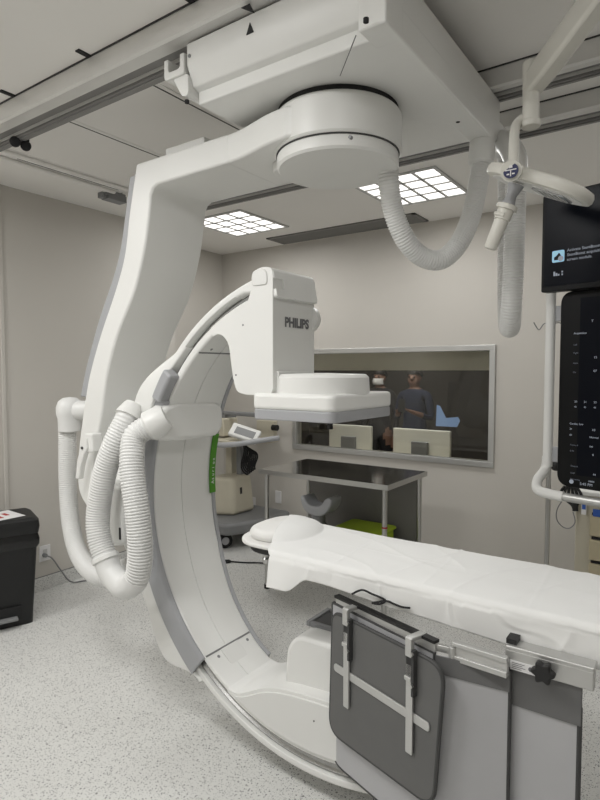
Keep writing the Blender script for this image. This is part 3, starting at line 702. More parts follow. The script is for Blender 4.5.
# table clamp block with knob
k0, k1 = onY(509, 660, 1.60), onY(593, 682, 1.60)
cb_ = MB().box(-.427, -.205, 1.588, 1.618, .780, .832); cb_.box(-.427, -.205, 1.588, 1.64, .828, .842)
clm = cb_.build('clamp_block', 'alu', ls, bevel=.004)
MB().box(-.428, -.40, 1.60, 1.66, .842, .856).build('clamp_hook', 'black', clm)
q = onY(523, 668, 1.586)
MB().box(q.x-.034, q.x+.032, 1.5865, 1.589, q.z-.013, q.z+.013).build('rating_label', 'paper', clm)
f = MB()
for k in range(4): f.box(q.x-.030, q.x+(.004, -.002, .006, -.004)[k], 1.5860, 1.5866, q.z+.0065-k*.005, q.z+.008-k*.005)
f.build('printed_lines', 'print', clm)
MB().cyl((q.x+.02, 1.5860, q.z+.001), (q.x+.02, 1.5866, q.z+.001), .0065, n=20).build('printed_symbol', 'print', clm)
q = onY(545, 669, 1.585)
kn = MB()
star = []
for k in range(60):
    a = 2*PI*k/60; star.append((.026+.0045*math.cos(6*a), a))
kn.prism([(q.x+r_*math.cos(a), q.z+r_*math.sin(a)) for r_, a in star], 1.552, 1.576)
kn.cyl((q.x, 1.576, q.z), (q.x, 1.59, q.z), .012)
kn.build('clamp_knob', 'black', clm, bevel=.004)
# second curtain with band
c0, c1 = -.412, -.243
sk = MB().box(c0, c1, 1.603, 1.611, .10, .70).build('curtain_panel', 'skirt', ls)
f = MB()
f.tube([(c0-.004, 1.607, .08), (c0-.004, 1.607, .72)], .007, 8); f.tube([(c1+.004, 1.607, .08), (c1+.004, 1.607, .72)], .007, 8); f.tube([(c0, 1.607, .09), (c1, 1.607, .09)], .006, 8)
f.build('piping', 'shield_edge', sk)
MB().box(c0-.008, c1+.009, 1.598, 1.613, .672, .785).build('curtain_band', 'band', ls, bevel=.002)
# hooked-on flap
hf = thing('shield_flap', 'dark grey rounded shield flap hooked onto the curtain rail by two metal straps', 'radiation shield', tuple(sp_(.23, .03, .35)))
fpz = [pl_ for pl_ in ((0.008, .772), (-.014, .345), (.03, .318), (.435, .345), (.468, .40), (.488, .745), (.45, .772))]
FS = .028
big2 = round_poly([(.002+FS, .760), (-.014+FS, .322), (.455+FS, .338), (.488+FS, .768)], [.04, .06, .06, .06], 7)
fo = sprism(big2, .026, .038).build('flap_panel', 'shield', hf, bevel=.004)
pth = [sp_(x, .032, z) for x, z in big2]
MB().tube(pth+[pth[0], pth[1]], .0068, 8).build('piping', 'shield_edge', fo)
for (a0, zt_, zb_) in ((.088+FS, .792, .462), (.372+FS, .802, .460)):
    s1 = sprism(round_poly([(a0-.013, zb_), (a0+.013, zb_), (a0+.013, zt_-.07), (a0-.013, zt_-.07)], .003, 2), .043, .050).build('strap', 'alu', hf, bevel=.001)
    m_ = MB()
    m_.prism([(a0-.013, zt_-.045), (a0+.012, zt_-.045), (a0+.012, zt_+.012), (a0-.013, zt_+.012)], .040, .056, fn=lambda a, z, h: sp_(a, h, z))
    m_.prism([(a0-.013, zt_+.002), (a0+.012, zt_+.002), (a0+.012, zt_+.014), (a0-.013, zt_+.014)], -.01, .052, fn=lambda a, z, h: sp_(a, h, z))
    m_.build('strap_hook', 'alu', s1, bevel=.003)
    sprism([(a0-.014, zt_-.118), (a0+.012, zt_-.118), (a0+.012, zt_-.104), (a0-.014, zt_-.104)], .042, .058).build('strap_clip', 'alu', s1, bevel=.003)
    sprism([(a0-.012, zt_-.105), (a0+.012, zt_-.105), (a0+.012, zt_-.04), (a0-.012, zt_-.04)], .040, .050).build('strap_buckle', 'black', s1)
    sprism([(a0+.012, zt_-.16), (a0+.022, zt_-.16), (a0+.022, zt_-.02), (a0+.012, zt_-.02)], .038, .056).build('strap_latch', 'seam', s1, bevel=.002)
    for zz in (-.03, -.125):
        q = sp_(a0+.017, .058, zt_+zz); MB().cyl(q-N*.004, q+N*.004, .0055, n=12).build('rivet', 'steel', s1)
sprism(round_poly([(.018+FS, .559), (.445+FS, .559), (.445+FS, .587), (.018+FS, .587)], .012, 4), .038, .044).build('cross_bar', 'alu', hf, bevel=.002)

# ------------------------------------------------------------------ surgical lamp
lp = thing('surgical_lamp', 'white examination lamp on a ceiling arm in front of the black display', 'lamp', (-.5, 1.99, 2.6))
def at(u, v, Y=1.99): return onY(u, v, Y)
jt, jb = at(532, 76), at(532, 125)
a_ = MB().cyl(at(531, 62), at(531, 126), .026, n=28); a_.lathe([(.028, 0), (.03, .004), (.03, .02), (.024, .026)], at(531, 122)-Vector((0, 0, .018)), n=28)
a_.build('arm_joint', 'cap', lp, bevel=.003)
e0 = at(533, 84); e1 = onY(640, -60, 1.72)
d_ = (e1-e0).normalized(); x_ = d_.cross(Vector((0, 0, 1))).normalized(); z_ = x_.cross(d_)
m_ = MB(); vs = []
for p, w_, h_ in ((e0-d_*.02, .028, .034), (e0+d_*.06, .03, .04), (e1, .03, .042)):
    vs.append([p+x_*w_*sx+z_*h_*sz for sx, sz in ((-1, -1), (1, -1), (1, 1), (-1, 1))])
flat = [v_ for r_ in vs for v_ in r_]
m_.poly(flat, [(3, 2, 1, 0), (8, 9, 10, 11)]+[(i*4+k, i*4+(k+1) % 4, i*4+4+(k+1) % 4, i*4+4+k) for i in range(2) for k in range(4)])
m_.build('spring_arm', 'cap', lp, bevel=.012)
e2 = Vector((e1.x, e1.y, CZ)); MB().cyl(e1-Vector((0, 0, .08)), e2, .04, n=28).build('ceiling_mount', 'cap', lp)
a_ = MB().tube(spline([at(530, 121), at(523, 119), at(516, 126, 1.97), at(514, 140, 1.92), at(513.5, 172, 1.865)], 10), .0155, 20)
a_.cyl(at(514, 171, 1.93), at(511, 171, 1.835), .031, n=32)
yk = a_.build('yoke', 'cap', lp, bevel=.004)
q = at(511, 171, 1.834); MB().cyl(q, q+Vector((0, -.003, 0)), .0225, n=32).build('badge', 'blue', yk)
bg = MB(); q2 = q+Vector((0, -.0035, 0))
bg.box(q2.x-.0015, q2.x+.0015, q2.y-.001, q2.y, q2.z-.017, q2.z+.003); bg.box(q2.x-.017, q2.x+.017, q2.y-.001, q2.y, q2.z+.001, q2.z+.004); bg.box(q2.x-.005, q2.x+.005, q2.y-.001, q2.y, q2.z+.008, q2.z+.016)
bg.box(q2.x-.012, q2.x-.004, q2.y-.001, q2.y, q2.z-.012, q2.z-.008); bg.box(q2.x+.004, q2.x+.012, q2.y-.001, q2.y, q2.z-.012, q2.z-.008)
bg.build('badge_emblem', 'paper', yk)
# lamp head: flat oval, tilted
hc = at(538, 186, 2.0)
ex = (at(586, 199, 1.98)-at(488, 172, 2.02)).normalized()
ey = Vector((.12, .9, -.02)); ey = (ey-ex*ey.dot(ex)).normalized(); ez = ex.cross(ey)
if ez.z < 0: ez = -ez
def hp_(x, y, h): return hc+ex*x+ey*y+ez*h
ov = oval(0, 0, .178, .125, 56, 2.5)
m_ = MB()
rings = [(1.0, -.002), (1.0, .012), (.97, .022), (.85, .029), (.4, .032)]
vs = []
for s_, h in [(.90, -.012), (.97, -.010)]+rings: vs.append([hp_(x*s_, y*s_, h) for x, y in ov])
nn_ = len(ov); flat = [v_ for r_ in vs for v_ in r_]
fc = [(i*nn_+k, i*nn_+(k+1) % nn_, (i+1)*nn_+(k+1) % nn_, (i+1)*nn_+k) for i in range(len(vs)-1) for k in range(nn_)]
fc += [tuple(range(nn_))[::-1], tuple(range((len(vs)-1)*nn_, len(vs)*nn_))]
lh = m_.poly(flat, fc).build('lamp_head', 'cap', lp)
MB().prism(oval(0, 0, .152, .098, 48, 2.5), -.014, -.010, fn=hp_).build('head_recess', 'whitelow', lh)
MB().prism(round_poly([(.0, -.05), (.115, -.05), (.115, .05), (.0, .05)], .02, 4), -.019, -.013, fn=hp_).build('lens', 'lens', lh, bevel=.002)
f = MB()
for k in range(5): f.prism([(.02+k*.018, -.045), (.026+k*.018, -.045), (.026+k*.018, .045), (.02+k*.018, .045)], -.021, -.018, fn=hp_)
f.build('lens_ribs', 'louvre', lh)
# handle
t0, t1 = at(514, 190, 1.94), at(490, 249, 1.93)
dv = t1-t0
def hpnt(s_): return t0+dv*s_
hn = MB().tube([hpnt(-.08), hpnt(.1), hpnt(.26)], [.026, .016, .022], 24).build('handle_neck', 'grey', lp)
hn2 = MB().tube([hpnt(.24), hpnt(.26), hpnt(.33), hpnt(.335), hpnt(.36), hpnt(.50), hpnt(.51)], [.024, .034, .034, .026, .026, .026, .022], 28).build('handle_collar', 'cap', lp)
MB().tube([hpnt(.5), hpnt(.52), hpnt(.97), hpnt(1.0)], [.02, .023, .021, .017], 28).build('handle', 'cap', lp)
f = at(504, 215, 1.91); MB().cyl(f, f+Vector((-.03, -.0, .012)), .006, n=10).build('handle_pin', 'cap', lp)

# ------------------------------------------------------------------ display stand
MR = R(-13.4)
mo = onY(559, 371, 2.36)
ds = thing('display_stand', 'ceiling-hung white frame carrying two black displays, one above the other, at the right edge', 'display', (mo.x, mo.y, 0), MR)
MX = xf(ds)
def mz(v, D=2.17): return 1.6+(371-v)/FPX*D
def mbox(b, x0, x1, y0, y1, z0, z1): return b.box(x0, x1, y0, y1, z0, z1, MX)
def mprism(poly, y0, y1): return MB().prism(poly, y0, y1, fn=lambda x, z, y: MX @ Vector((x, y, z)))
zlo, zhi = mz(487), mz(292)
big = mprism(round_poly([(0, zlo), (1.25, zlo), (1.25, zhi), (0, zhi)], .05, 8), 0, .05).build('display', 'bezel', ds, bevel=.006)
mprism([(.075, zlo+.05), (1.2, zlo+.05), (1.2, zhi-.03), (.075, zhi-.03)], -.002, .002).build('screen', 'screen', big)
def mtext(txt, x, z, size, m, par, y=-.004): return text_obj(txt, size, MX @ frame((x, y, z), (1, 0, 0), (0, 0, 1)), m, 'screen_text', par, .0003)
def px2x(u): return (u-559)/FPX*2.17/ .985
for (u, v, tx, s_, m) in ((573, 333, 'Acquisition', .012, 'text'), (589, 322, 'T', .014, 'text'), (573, 344, 'Left', .010, 'textdim'), (573, 352, 'Right', .010, 'textdim'), (573, 362, 'Auto', .010, 'textdim'), (573, 371, 'On', .010, 'textdim'), (592, 357, '15', .014, 'text'), (592, 370, '07', .014, 'text'),
    (575, 400, '20', .012, 'text'), (584, 400, '21', .012, 'text'), (593, 400, '22', .012, 'text'), (575, 405, '40', .010, 'text'), (584, 405, '42', .010, 'text'), (593, 405, '48', .010, 'text'),
    (571, 396+26, 'Cardiac low', .012, 'text'), (571, 428, '>', .02, 'text'), (592, 427, '10', .014, 'text'), (571, 434, '=', .02, 'text'), (590, 434, 'Normal', .012, 'text'), (572, 443, 'Frame A', .010, 'textdim'), (590, 443, '100', .010, 'text'), (572, 449, '0.90', .010, 'textdim'), (593, 451, '8', .012, 'text'),
    (573, 464, 'Dose A', .010, 'textdim'), (573, 471, 'DAP', .010, 'textdim'), (594, 470, '44', .012, 'text'), (573, 477, 'Remaining', .010, 'textdim'), (590, 477, '00000', .010, 'text'), (588, 469+0.01, '', .01, 'text')):
    if tx: mtext(tx, px2x(u), mz(v+2), s_*.85, m, big)
q = Vector((px2x(577), 0, mz(466+1)))
# clock row at the bottom of the lower screen
mprism([(px2x(574)+.008*math.cos(R(x)), mz(474+7)+.008*math.sin(R(x))) for x in range(0, 360, 30)], -.004, -.002).build('screen_icon', 'text', big)
mtext('5:45 PM', px2x(582), mz(483), .014, 'text', big)
z2a, z2b = mz(293)+.002, mz(205)
up = mprism(round_poly([(-.056, z2a), (.60, z2a), (.60, z2b+.03), (-.056, z2b+.03)], .008, 3), -.045, .0).build('display', 'bezel', ds, bevel=.003)
mprism([(-.045, z2a+.02), (.59, z2a+.02), (.59, z2b+.02), (-.045, z2b+.02)], -.047, -.044).build('screen', 'screen', up)
ix = (557-559)/FPX*2.12-.006
iz = mz(262, 2.12)
mprism(round_poly([(ix, iz), (ix+.045, iz), (ix+.045, iz+.043), (ix, iz+.043)], .006, 3), -.0495, -.047).build('screen_icon', 'icon', up)
mprism([(ix+.008, iz+.008), (ix+.036, iz+.008), (ix+.034, iz+.022), (ix+.026, iz+.034), (ix+.017, iz+.024), (ix+.008, iz+.018)], -.0505, -.0495).build('icon_glyph', 'bezel', up)
mprism([(ix+.033+.010*math.cos(R(x)), iz+.012+.010*math.sin(R(x))) for x in range(0, 360, 30)], -.0515, -.0505).build('icon_ring', 'text', up)
for k, tx in enumerate(('Activate StentBoost Live', 'StentBoost acquisition', 'screen module.')):
    mtext(tx, ix+.055, iz+.034-k*.017, .0145, 'text', up, -.0485)
bx = MB()
for k, hgt in enumerate((.016, .010, .006)): mbox(bx, ix+.006+k*.008, ix+.012+k*.008, -.0485, -.047, iz-.05, iz-.05+hgt)
mbox(bx, ix+.036, ix+.041, -.0485, -.047, iz-.05, iz-.044); mbox(bx, ix+.036, ix+.041, -.0485, -.047, iz-.040, iz-.034)
bx.build('screen_icon', 'text', up)
# white frame and handle rail
fx = -.060
fm_ = MB().tube([MX @ Vector(p) for p in ((fx, .05, z2b), (fx, .05, zlo+.08), (fx, .05, zlo+.06))], .0185, 20)
fmo = fm_.build('frame_post', 'whitelow', ds)
MB().tube([MX @ Vector(p) for p in spline([Vector((fx-.002, .05, zlo+.10)), Vector((fx-.006, .045, zlo+.05)), Vector((fx-.014, .0, zlo+.01)), Vector((fx+.004, -.035, zlo-.022)), Vector((fx+.06, -.05, zlo-.028)), Vector((fx+.11, -.05, zlo-.030))], 8)], .019, 20).build('handle_bend', 'whitelow', ds)
MB().tube([MX @ Vector(p) for p in ((fx+.10, -.05, zlo-.030), (1.2, -.05, zlo-.030))], .016, 20).build('handle_rail', 'alu', ds)
bk_ = MB()
for z in (mz(312), mz(458)): mbox(bk_, fx+.01, .4, .05, .075, z-.03, z+.03)
mbox(bk_, .35, 1.0, .05, .12, mz(470), mz(210))
bk_.build('mount_bracket', 'grey', ds, bevel=.004)
b_ = MB(); b_.tube([MX @ Vector((.68, .12, 1.5)), MX @ Vector((.68, .12, CZ))], .045, 28); b_.build('ceiling_column', 'whitelow', ds)

# ------------------------------------------------------------------ IV pole
q = onY(549, 460, 3.35); ivx = q.x
iv = thing('iv_pole', 'thin steel drip stand with hooks behind the display stand', 'iv pole', (ivx, 3.35, 0))
MB().cyl((ivx, 3.35, .06), (ivx, 3.35, 1.1), .013, n=16).cyl((ivx, 3.35, 1.1), (ivx, 3.35, 1.9), .008, n=16).build('pole', 'steel', iv)
zz = onY(545, 324, 3.35).z
for sx in (-1, 1):
    MB().tube(spline([Vector((ivx, 3.35, zz)), Vector((ivx+sx*.04, 3.35, zz+.002)), Vector((ivx+sx*.065, 3.35, zz-.03)), Vector((ivx+sx*.082, 3.35, zz-.012)), Vector((ivx+sx*.095, 3.35, zz+.012))], 6), .003, 8).build('hook', 'midgrey', iv)
q = onY(555.5, 466, 3.33); MB().lathe([(.012, 0), (.027, .006), (.027, .02), (.015, .026)], q+Vector((0, .02, 0)), (0, -1, 0), 20).build('lock_knob', 'black', iv)
b_ = MB()
for k in range(5):
    a = 2*PI*k/5; b_.tube([(ivx, 3.35, .09), (ivx+.15*math.cos(a), 3.35+.15*math.sin(a), .07)], .014, 10)
    b_.lathe([(.03, -.012), (.03, .012)], (ivx+.15*math.cos(a), 3.35+.15*math.sin(a), .03), (math.sin(a), -math.cos(a), 0), 18)
b_.build('wheeled_base', 'steel', iv)

# ------------------------------------------------------------------ supply cart on the right
sc_x0 = onY(575, 530, 3.5).x
sc_ = thing('supply_cart', 'cream drawer cart at the right edge behind the patient table', 'cart', (sc_x0+.32, 3.75, 0))
MB().box(sc_x0, sc_x0+.68, 3.5, 4.0, .1, .905).build('cart_body', 'cream', sc_, bevel=.006)
for k in range(4):
    z1_ = .80-k*.135
    dr = MB().box(onY(590, 530, 3.5).x, sc_x0+.64, 3.478, 3.502, z1_-.115, z1_).build('drawer', 'cream_d', sc_, bevel=.004)
    MB().box(onY(590, 530, 3.5).x+.01, sc_x0+.62, 3.484, 3.50, z1_+.003, z1_+.014).build('drawer_gap', 'rubber', dr)
MB().box(sc_x0-.01, sc_x0+.69, 3.485, 4.01, .905, .93).build('cart_top', 'whitelow', sc_, bevel=.006)
for x in (sc_x0+.06, sc_x0+.62):
    for y in (3.56, 3.94):
        MB().lathe([(.05, -.015), (.05, .015)], (x, y, .05), (1, 0, 0), 20).build('caster', 'black', sc_)
q = onY(597, 513, 3.478); MB().box(q.x-.02, q.x+.05, 3.474, 3.479, q.z-.02, q.z+.02).build('blue_sign', 'bluelabel', sc_)
q = onY(584, 508, 3.478); cl_ = MB().box(q.x-.012, q.x+.012, 3.468, 3.482, q.z-.035, q.z+.03).build('tag_holder', 'paper', sc_); MB().box(q.x-.008, q.x+.010, 3.465, 3.469, q.z-.005, q.z+.028).build('blue_tag', 'bluelabel', cl_)
pm = thing('patient_monitor', 'white bedside monitor with dark screen on the cream cart', 'monitor', (sc_x0+.2, 3.7, .93))
q = onY(587, 487, 3.6)
MB().box(q.x, q.x+.30, 3.6, 3.75, .93, 1.12).build('monitor_case', 'paper', pm, bevel=.008)
MB().box(q.x+.025, q.x+.28, 3.597, 3.602, .955, 1.10).build('monitor_screen', 'vdark', pm)
cbn = MB()
for k in range(6):
    a0 = onY(565+k*2.2, 486, 3.49); cbn.tube(spline([a0, a0+Vector((.01*k-.02, -.01, -.05)), onY(572+k*1.0, 505, 3.47), onY(574+k*.6, 511, 3.47)], 6), .008, 8)
tag(cbn.build('cable_bundle', 'black'), 'bundle of black cables hanging off the left of the cream cart', 'cables')
lp_ = [onY(*q_, 3.46) for q_ in ((571, 495), (563, 500), (557, 510), (557, 520), (563, 527), (570, 528), (575, 522), (573, 512))]
tag(MB().tube(spline(lp_, 8), .003, 8).build('cable_loop', 'midgrey'), 'thin grey cable hanging in a loop beside the cream cart', 'cable')

# ------------------------------------------------------------------ steel instrument table at the back
it = thing('instrument_table', 'steel instrument table standing under the control room window', 'table', (-2.1, 3.5, 0))
ix0, ix1, iy0, iy1, izt = -2.625, -1.588, 3.19, 3.81, .885
MB().box(ix0, ix1, iy0, iy1, izt-.03, izt).build('table_top', 'darksteel', it, bevel=.004)
f = MB(); f.box(ix0-.002, ix1+.002, iy0-.003, iy0, izt-.032, izt+.002); f.box(ix1, ix1+.003, iy0, iy1, izt-.032, izt+.002)
f.build('top_rim', 'steel', it)
for x in (ix0+.04, ix1-.04):
    for y in (iy0+.04, iy1-.04):
        lg = MB().cyl((x, y, .02), (x, y, izt-.03), .0165, n=20).build('leg', 'steel', it)
        MB().cyl((x, y, 0), (x, y, .03), .022, n=16).build('foot', 'black', lg)
MB().cyl((ix1-.04, iy0+.04, .60), (ix1-.04, iy0+.04, .61), .018, n=16).build('red_band', 'red', it)
MB().box(ix0+.03, ix1-.03, iy0+.03, iy1-.03, .32, .345).build('lower_shelf', 'darksteel', it, bevel=.003)
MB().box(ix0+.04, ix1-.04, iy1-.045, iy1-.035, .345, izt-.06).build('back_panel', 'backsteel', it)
# things on the lower shelf
hh = thing('head_holder', 'grey U-shaped head holder on a black foot on the lower shelf of the steel table', 'head rest', (-2.28, 3.43, .345))
qx = onY(320, 509, 3.42)
up_ = [(-.155, .10), (-.135, .115), (-.115, .10), (-.09, .06), (-.045, .035), (.02, .04), (.06, .065), (.085, .105), (.115, .125), (.15, .115), (.145, .06), (.11, .0), (.05, -.045), (-.03, -.05), (-.10, -.025), (-.14, .03)]
MB().prism([(qx.x+x, qx.z+z) for x, z in [(p.x*.86, p.y*.8) for p in spline(up_, 4, True)]], 3.36, 3.51).build('cradle', 'grey', hh, bevel=.012)
MB().cyl((qx.x-.02, 3.43, qx.z-.13), (qx.x-.02, 3.43, qx.z-.03), .05, n=24).build('stem', 'midgrey', hh)
MB().lathe([(.13, 0), (.14, .02), (.10, .06), (.07, .07)], (qx.x-.02, 3.43, .345), n=36).build('foot_plate', 'black', hh)
MB().cyl((qx.x-.02, 3.43, .41), (qx.x-.02, 3.43, qx.z-.11), .06, n=24).build('column', 'black', hh)
q = onY(362, 525, 3.6)
gm = MB().prism(round_poly([(-2.12, 3.36), (-1.78, 3.36), (-1.78, 3.70), (-2.12, 3.70)], .04, 4), .345, .47, 'xy')
gt_ = thing('green_box', 'lime green low box on the lower shelf of the steel table', 'box', (-1.96, 3.6, .345))
gm.build('tub', 'lime', gt_, bevel=.015); MB().prism(round_poly([(-2.135, 3.345), (-1.765, 3.345), (-1.765, 3.715), (-2.135, 3.715)], .04, 4), .47, .485, 'xy').build('lid', 'lime', gt_, bevel=.005)

# ------------------------------------------------------------------ equipment cart in the back left corner
ec = thing('equipment_cart', 'grey wheeled equipment cart with cream box behind the C-shaped arm', 'cart', (-3.42, 4.0, 0))
bs = MB().prism(round_poly([(-3.86, 3.66), (-3.38, 3.66), (-3.20, 4.08), (-3.22, 4.40), (-3.86, 4.40)], .05, 4), .14, .25, 'xy').build('cart_base', 'midgrey', ec, bevel=.03)
for x, y in ((-3.50, 3.76), (-3.27, 4.30), (-3.80, 4.30)):
    cs = MB(); cs.lathe([(.04, -.03), (.068, -.024), (.068, .024), (.04, .03)], (x, y, .068), (.86, -.5, 0), 28)
    cs = cs.build('caster', 'rubber', ec); MB().lathe([(.035, -.034), (.035, .034)], (x, y, .068), (.86, -.5, 0), 20).build('caster_hub', 'grey', cs)
p00, p01 = onY(210, 514, 3.86), onY(252, 505, 3.86)
bxp = MB(); b0 = [(-3.82, 3.78), (-3.53, 3.92), (-3.52, 4.22), (-3.82, 4.26)]
n5 = len(b0); ctr = Vector((-3.66, 4.05))
top_ = [tuple(ctr+(Vector(p)-ctr)*.84) for p in b0]
vs = [(x, y, .252) for x, y in b0]+[(x, y, .605) for x, y in top_]
bxp.poly(vs, [tuple(range(n5))[::-1], tuple(range(n5, 2*n5))]+[(i, (i+1) % n5, (i+1) % n5+n5, i+n5) for i in range(n5)])
cbx = bxp.build('cream_box', 'cream', ec, bevel=.035, seg=4)
q = onY(235.5, 497, 3.90); MB().box(-3.545, -3.535, 4.02, 4.045, .44, .50).build('latch', 'black', cbx)
MB().box(-3.80, -3.72, 4.1, 4.2, .58, 1.12).build('upright_post', 'cream', ec, bevel=.01); MB().box(-3.66, -3.60, 4.1, 4.2, .58, .95).build('upright_post', 'midgrey', ec, bevel=.01)
for k in range(5):
    c0_ = Vector((-3.50+.010*k, 4.06+.01*k, .76)); pts_ = [c0_+Vector((.045*math.cos(a), .02*math.sin(3*a)+.004*k, (.14-.012*k)*math.sin(a))) for a in [2*PI*i/24 for i in range(25)]]
    MB().tube(pts_, .008, 8).build('coiled_cable', 'rubber', ec)
tr = MB(); tr.tube(spline([Vector((-3.80, 4.0, .97)), Vector((-3.74, 3.84, .945)), Vector((-3.60, 3.76, .93)), Vector((-3.4, 3.80, .945)), Vector((-3.18, 3.97, .985)), Vector((-3.12, 4.07, .995))], 8), .024, 14)
tr.build('tray_rim', 'grey', ec)
MB().prism(round_poly([(-3.80, 3.86), (-3.56, 3.80), (-3.2, 3.98), (-3.2, 4.2), (-3.80, 4.2)], .04, 4), .945, .965, 'xy').build('tray', 'cream', ec, bevel=.005)
MB().box(-3.84, -3.68, 3.95, 4.15, .98, 1.15).build('instrument', 'cream', ec, bevel=.012)
pn_ = Vector((.45, -.62, .64)).normalized(); px_ = Vector((.74, .62, -.55)); px_ = (px_-pn_*px_.dot(pn_)).normalized(); py_ = pn_.cross(px_)
dm = Matrix((px_, py_, pn_)).transposed().to_4x4(); dm.translation = Vector((-3.40, 3.93, 1.03))
dsx = MB().box(-.14, .14, -.07, .07, -.025, .022, dm).build('control_panel', 'whitelow', ec, bevel=.014)
MB().box(-.09, .10, -.04, .035, .0215, .0235, dm).build('panel_display', 'midgrey', dsx)
MB().cyl((-3.40, 3.99, .95), (-3.40, 3.95, 1.01), .03, n=16).build('panel_stem', 'black', ec)
MB().lathe([(.028, 0), (.03, .01), (.02, .022)], (-3.20, 4.02, .98), n=18).build('red_knob', 'red', ec)
MB().box(-3.80, -3.02, 4.03, 4.07, 1.175, 1.215).build('handle_bar', 'midgrey', ec, bevel=.01)
MB().box(-3.80, -3.74, 4.03, 4.2, 1.1, 1.20).build('handle_bracket', 'midgrey', ec, bevel=.006)
# small wall box with valve behind the detector
wb = thing('wall_gas_box', 'small cream box with a black valve on the back wall beside the equipment cart', 'wall box', (-3.6, WY, 1.15))
q0, q1 = onY(257, 424, WY-.05), onY(272, 437, WY-.05)
MB().box(q0.x, q1.x+.03, WY-.06, WY, q1.z-.03, q0.z+.04).build('box_case', 'cream', wb, bevel=.006)
MB().cyl((q1.x+.04, WY-.09, q0.z-.02), (q1.x+.10, WY-.09, q0.z-.02), .03, n=14).build('valve', 'black', wb)

# ------------------------------------------------------------------ wall outlets
def outlet(px, v, X=None, Y=None, label='', w=.075, h=.12, holes=0):
    if X is not None:
        p = onX(px, v, X); t = thing('wall_outlet', label, 'outlet', (X, p.y, p.z))
        MB().box(X, X+.008, p.y-w/2, p.y+w/2, p.z-h/2, p.z+h/2).build('cover_plate', 'paper', t, bevel=.002)
        MB().box(X+.007, X+.010, p.y-.016, p.y+.016, p.z-.03, p.z+.03).build('socket', 'louvre', t)
        return p
    p = onY(px, v, Y); t = thing('wall_outlet', label, 'outlet', (p.x, Y, p.z))
    MB().box(p.x-w/2, p.x+w/2, Y-.008, Y, p.z-h/2, p.z+h/2).build('cover_plate', 'paper', t, bevel=.002)
    for k in range(holes): MB().box(p.x-.014, p.x+.014, Y-.0095, Y-.007, p.z+.008-k*.05, p.z+.034-k*.05).build('socket', 'vdark', t)
    return p
po = outlet(44.5, 553, X=WX, label='white wall outlet with a grey cord on the left wall beside the black bin', w=.085, h=.115)
outlet(278.5, 497, Y=WY, label='blank white wall plate behind the left legs of the steel table', w=.075, h=.125)
outlet(252.5, 503, Y=WY, label='white double wall outlet behind the equipment cart', w=.085, h=.13, holes=2)
cd = MB(); pc_ = Vector((WX+.012, po.y-.01, po.z-.01)); cd.cyl(pc_+Vector((-.006, 0, 0)), pc_+Vector((.025, 0, 0)), .014, n=14)
cd.tube(spline([pc_+Vector((.02, 0, 0)), Vector((WX+.05, po.y+.03, po.z-.04)), Vector((WX+.05, po.y+.10, .12)), Vector((WX+.06, po.y+.17, .02)), Vector((WX+.10, po.y+.28, .006)), Vector((WX+.22, po.y+.45, .006)), Vector((WX+.4, po.y+.6, .006))], 8), .005, 8)
tag(cd.build('power_cord', 'midgrey'), 'thin grey power cord running from the left wall outlet to the floor', 'cord')
fc_ = [onZ(*q_, .008) for q_ in ((231, 561.5), (245, 562.5), (262, 563), (285, 566), (300, 572))]
fcm = MB().tube(spline(fc_, 8), .006, 8); pp = onZ(221, 562, .016); fcm.tube([pp, pp+(fc_[0]-pp)*.8, fc_[0]], [.018, .018, .008], 12)
tag(fcm.build('floor_cable', 'rubber'), 'black cable with plug lying on the floor under the head pad', 'cable')

# ------------------------------------------------------------------ bin
BR = R(-20)
bn = thing('trash_bin', 'black pedal bin with lid by the left wall', 'bin', (-3.625, 1.79, 0), BR)
BX = xf(bn)
def bpr(secs):
    m_ = MB(); vs = []
    for z, a, b, r_ in secs: vs.append([BX @ Vector((x, y, z)) for x, y in round_poly([(-a, -b), (a, -b), (a, b), (-a, b)], r_, 4)])
    k = len(vs[0]); flat = [v_ for r_ in vs for v_ in r_]
    m_.poly(flat, [tuple(range(k))[::-1], tuple(range((len(vs)-1)*k, len(vs)*k))]+[(i*k+j, i*k+(j+1) % k, (i+1)*k+(j+1) % k, (i+1)*k+j) for i in range(len(vs)-1) for j in range(k)])
    return m_
bd = bpr([(0, .13, .185, .03), (.05, .132, .187, .03), (.5, .155, .215, .03), (.52, .158, .218, .03)]).build('bin_body', 'bin', bn)
bpr([(.49, .158, .218, .03), (.51, .168, .228, .03), (.545, .17, .230, .03), (.585, .160, .220, .03)]).build('bag_liner', 'bag', bn)
ld = bpr([(.58, .165, .225, .035), (.625, .172, .232, .035), (.665, .168, .228, .035), (.682, .15, .20, .03)]).build('bin_lid', 'bin', bn, bevel=.004)
MB().box(.132, .150, -.12, .115, .05, .13, BX).build('pedal_recess', 'rubber', bd)
MB().box(.14, .19, -.10, .09, .055, .072, BX).build('pedal', 'midgrey', bn, bevel=.004)
pm_ = BX @ Matrix.Translation((.02, .03, .684)) @ Matrix.Rotation(R(18), 4, 'Z')
pg = MB().box(-.12, .11, -.10, .10, 0, .0015, pm_).build('printed_sheet', 'paper')
tag(pg, 'white printed sheet with red marks lying on the bin lid', 'paper')
f = MB(); f.box(-.05, .06, -.05, -.01, .0015, .0022, pm_); f.box(-.05, .02, .02, .045, .0015, .0022, pm_)
f.build('red_print', 'red', pg)

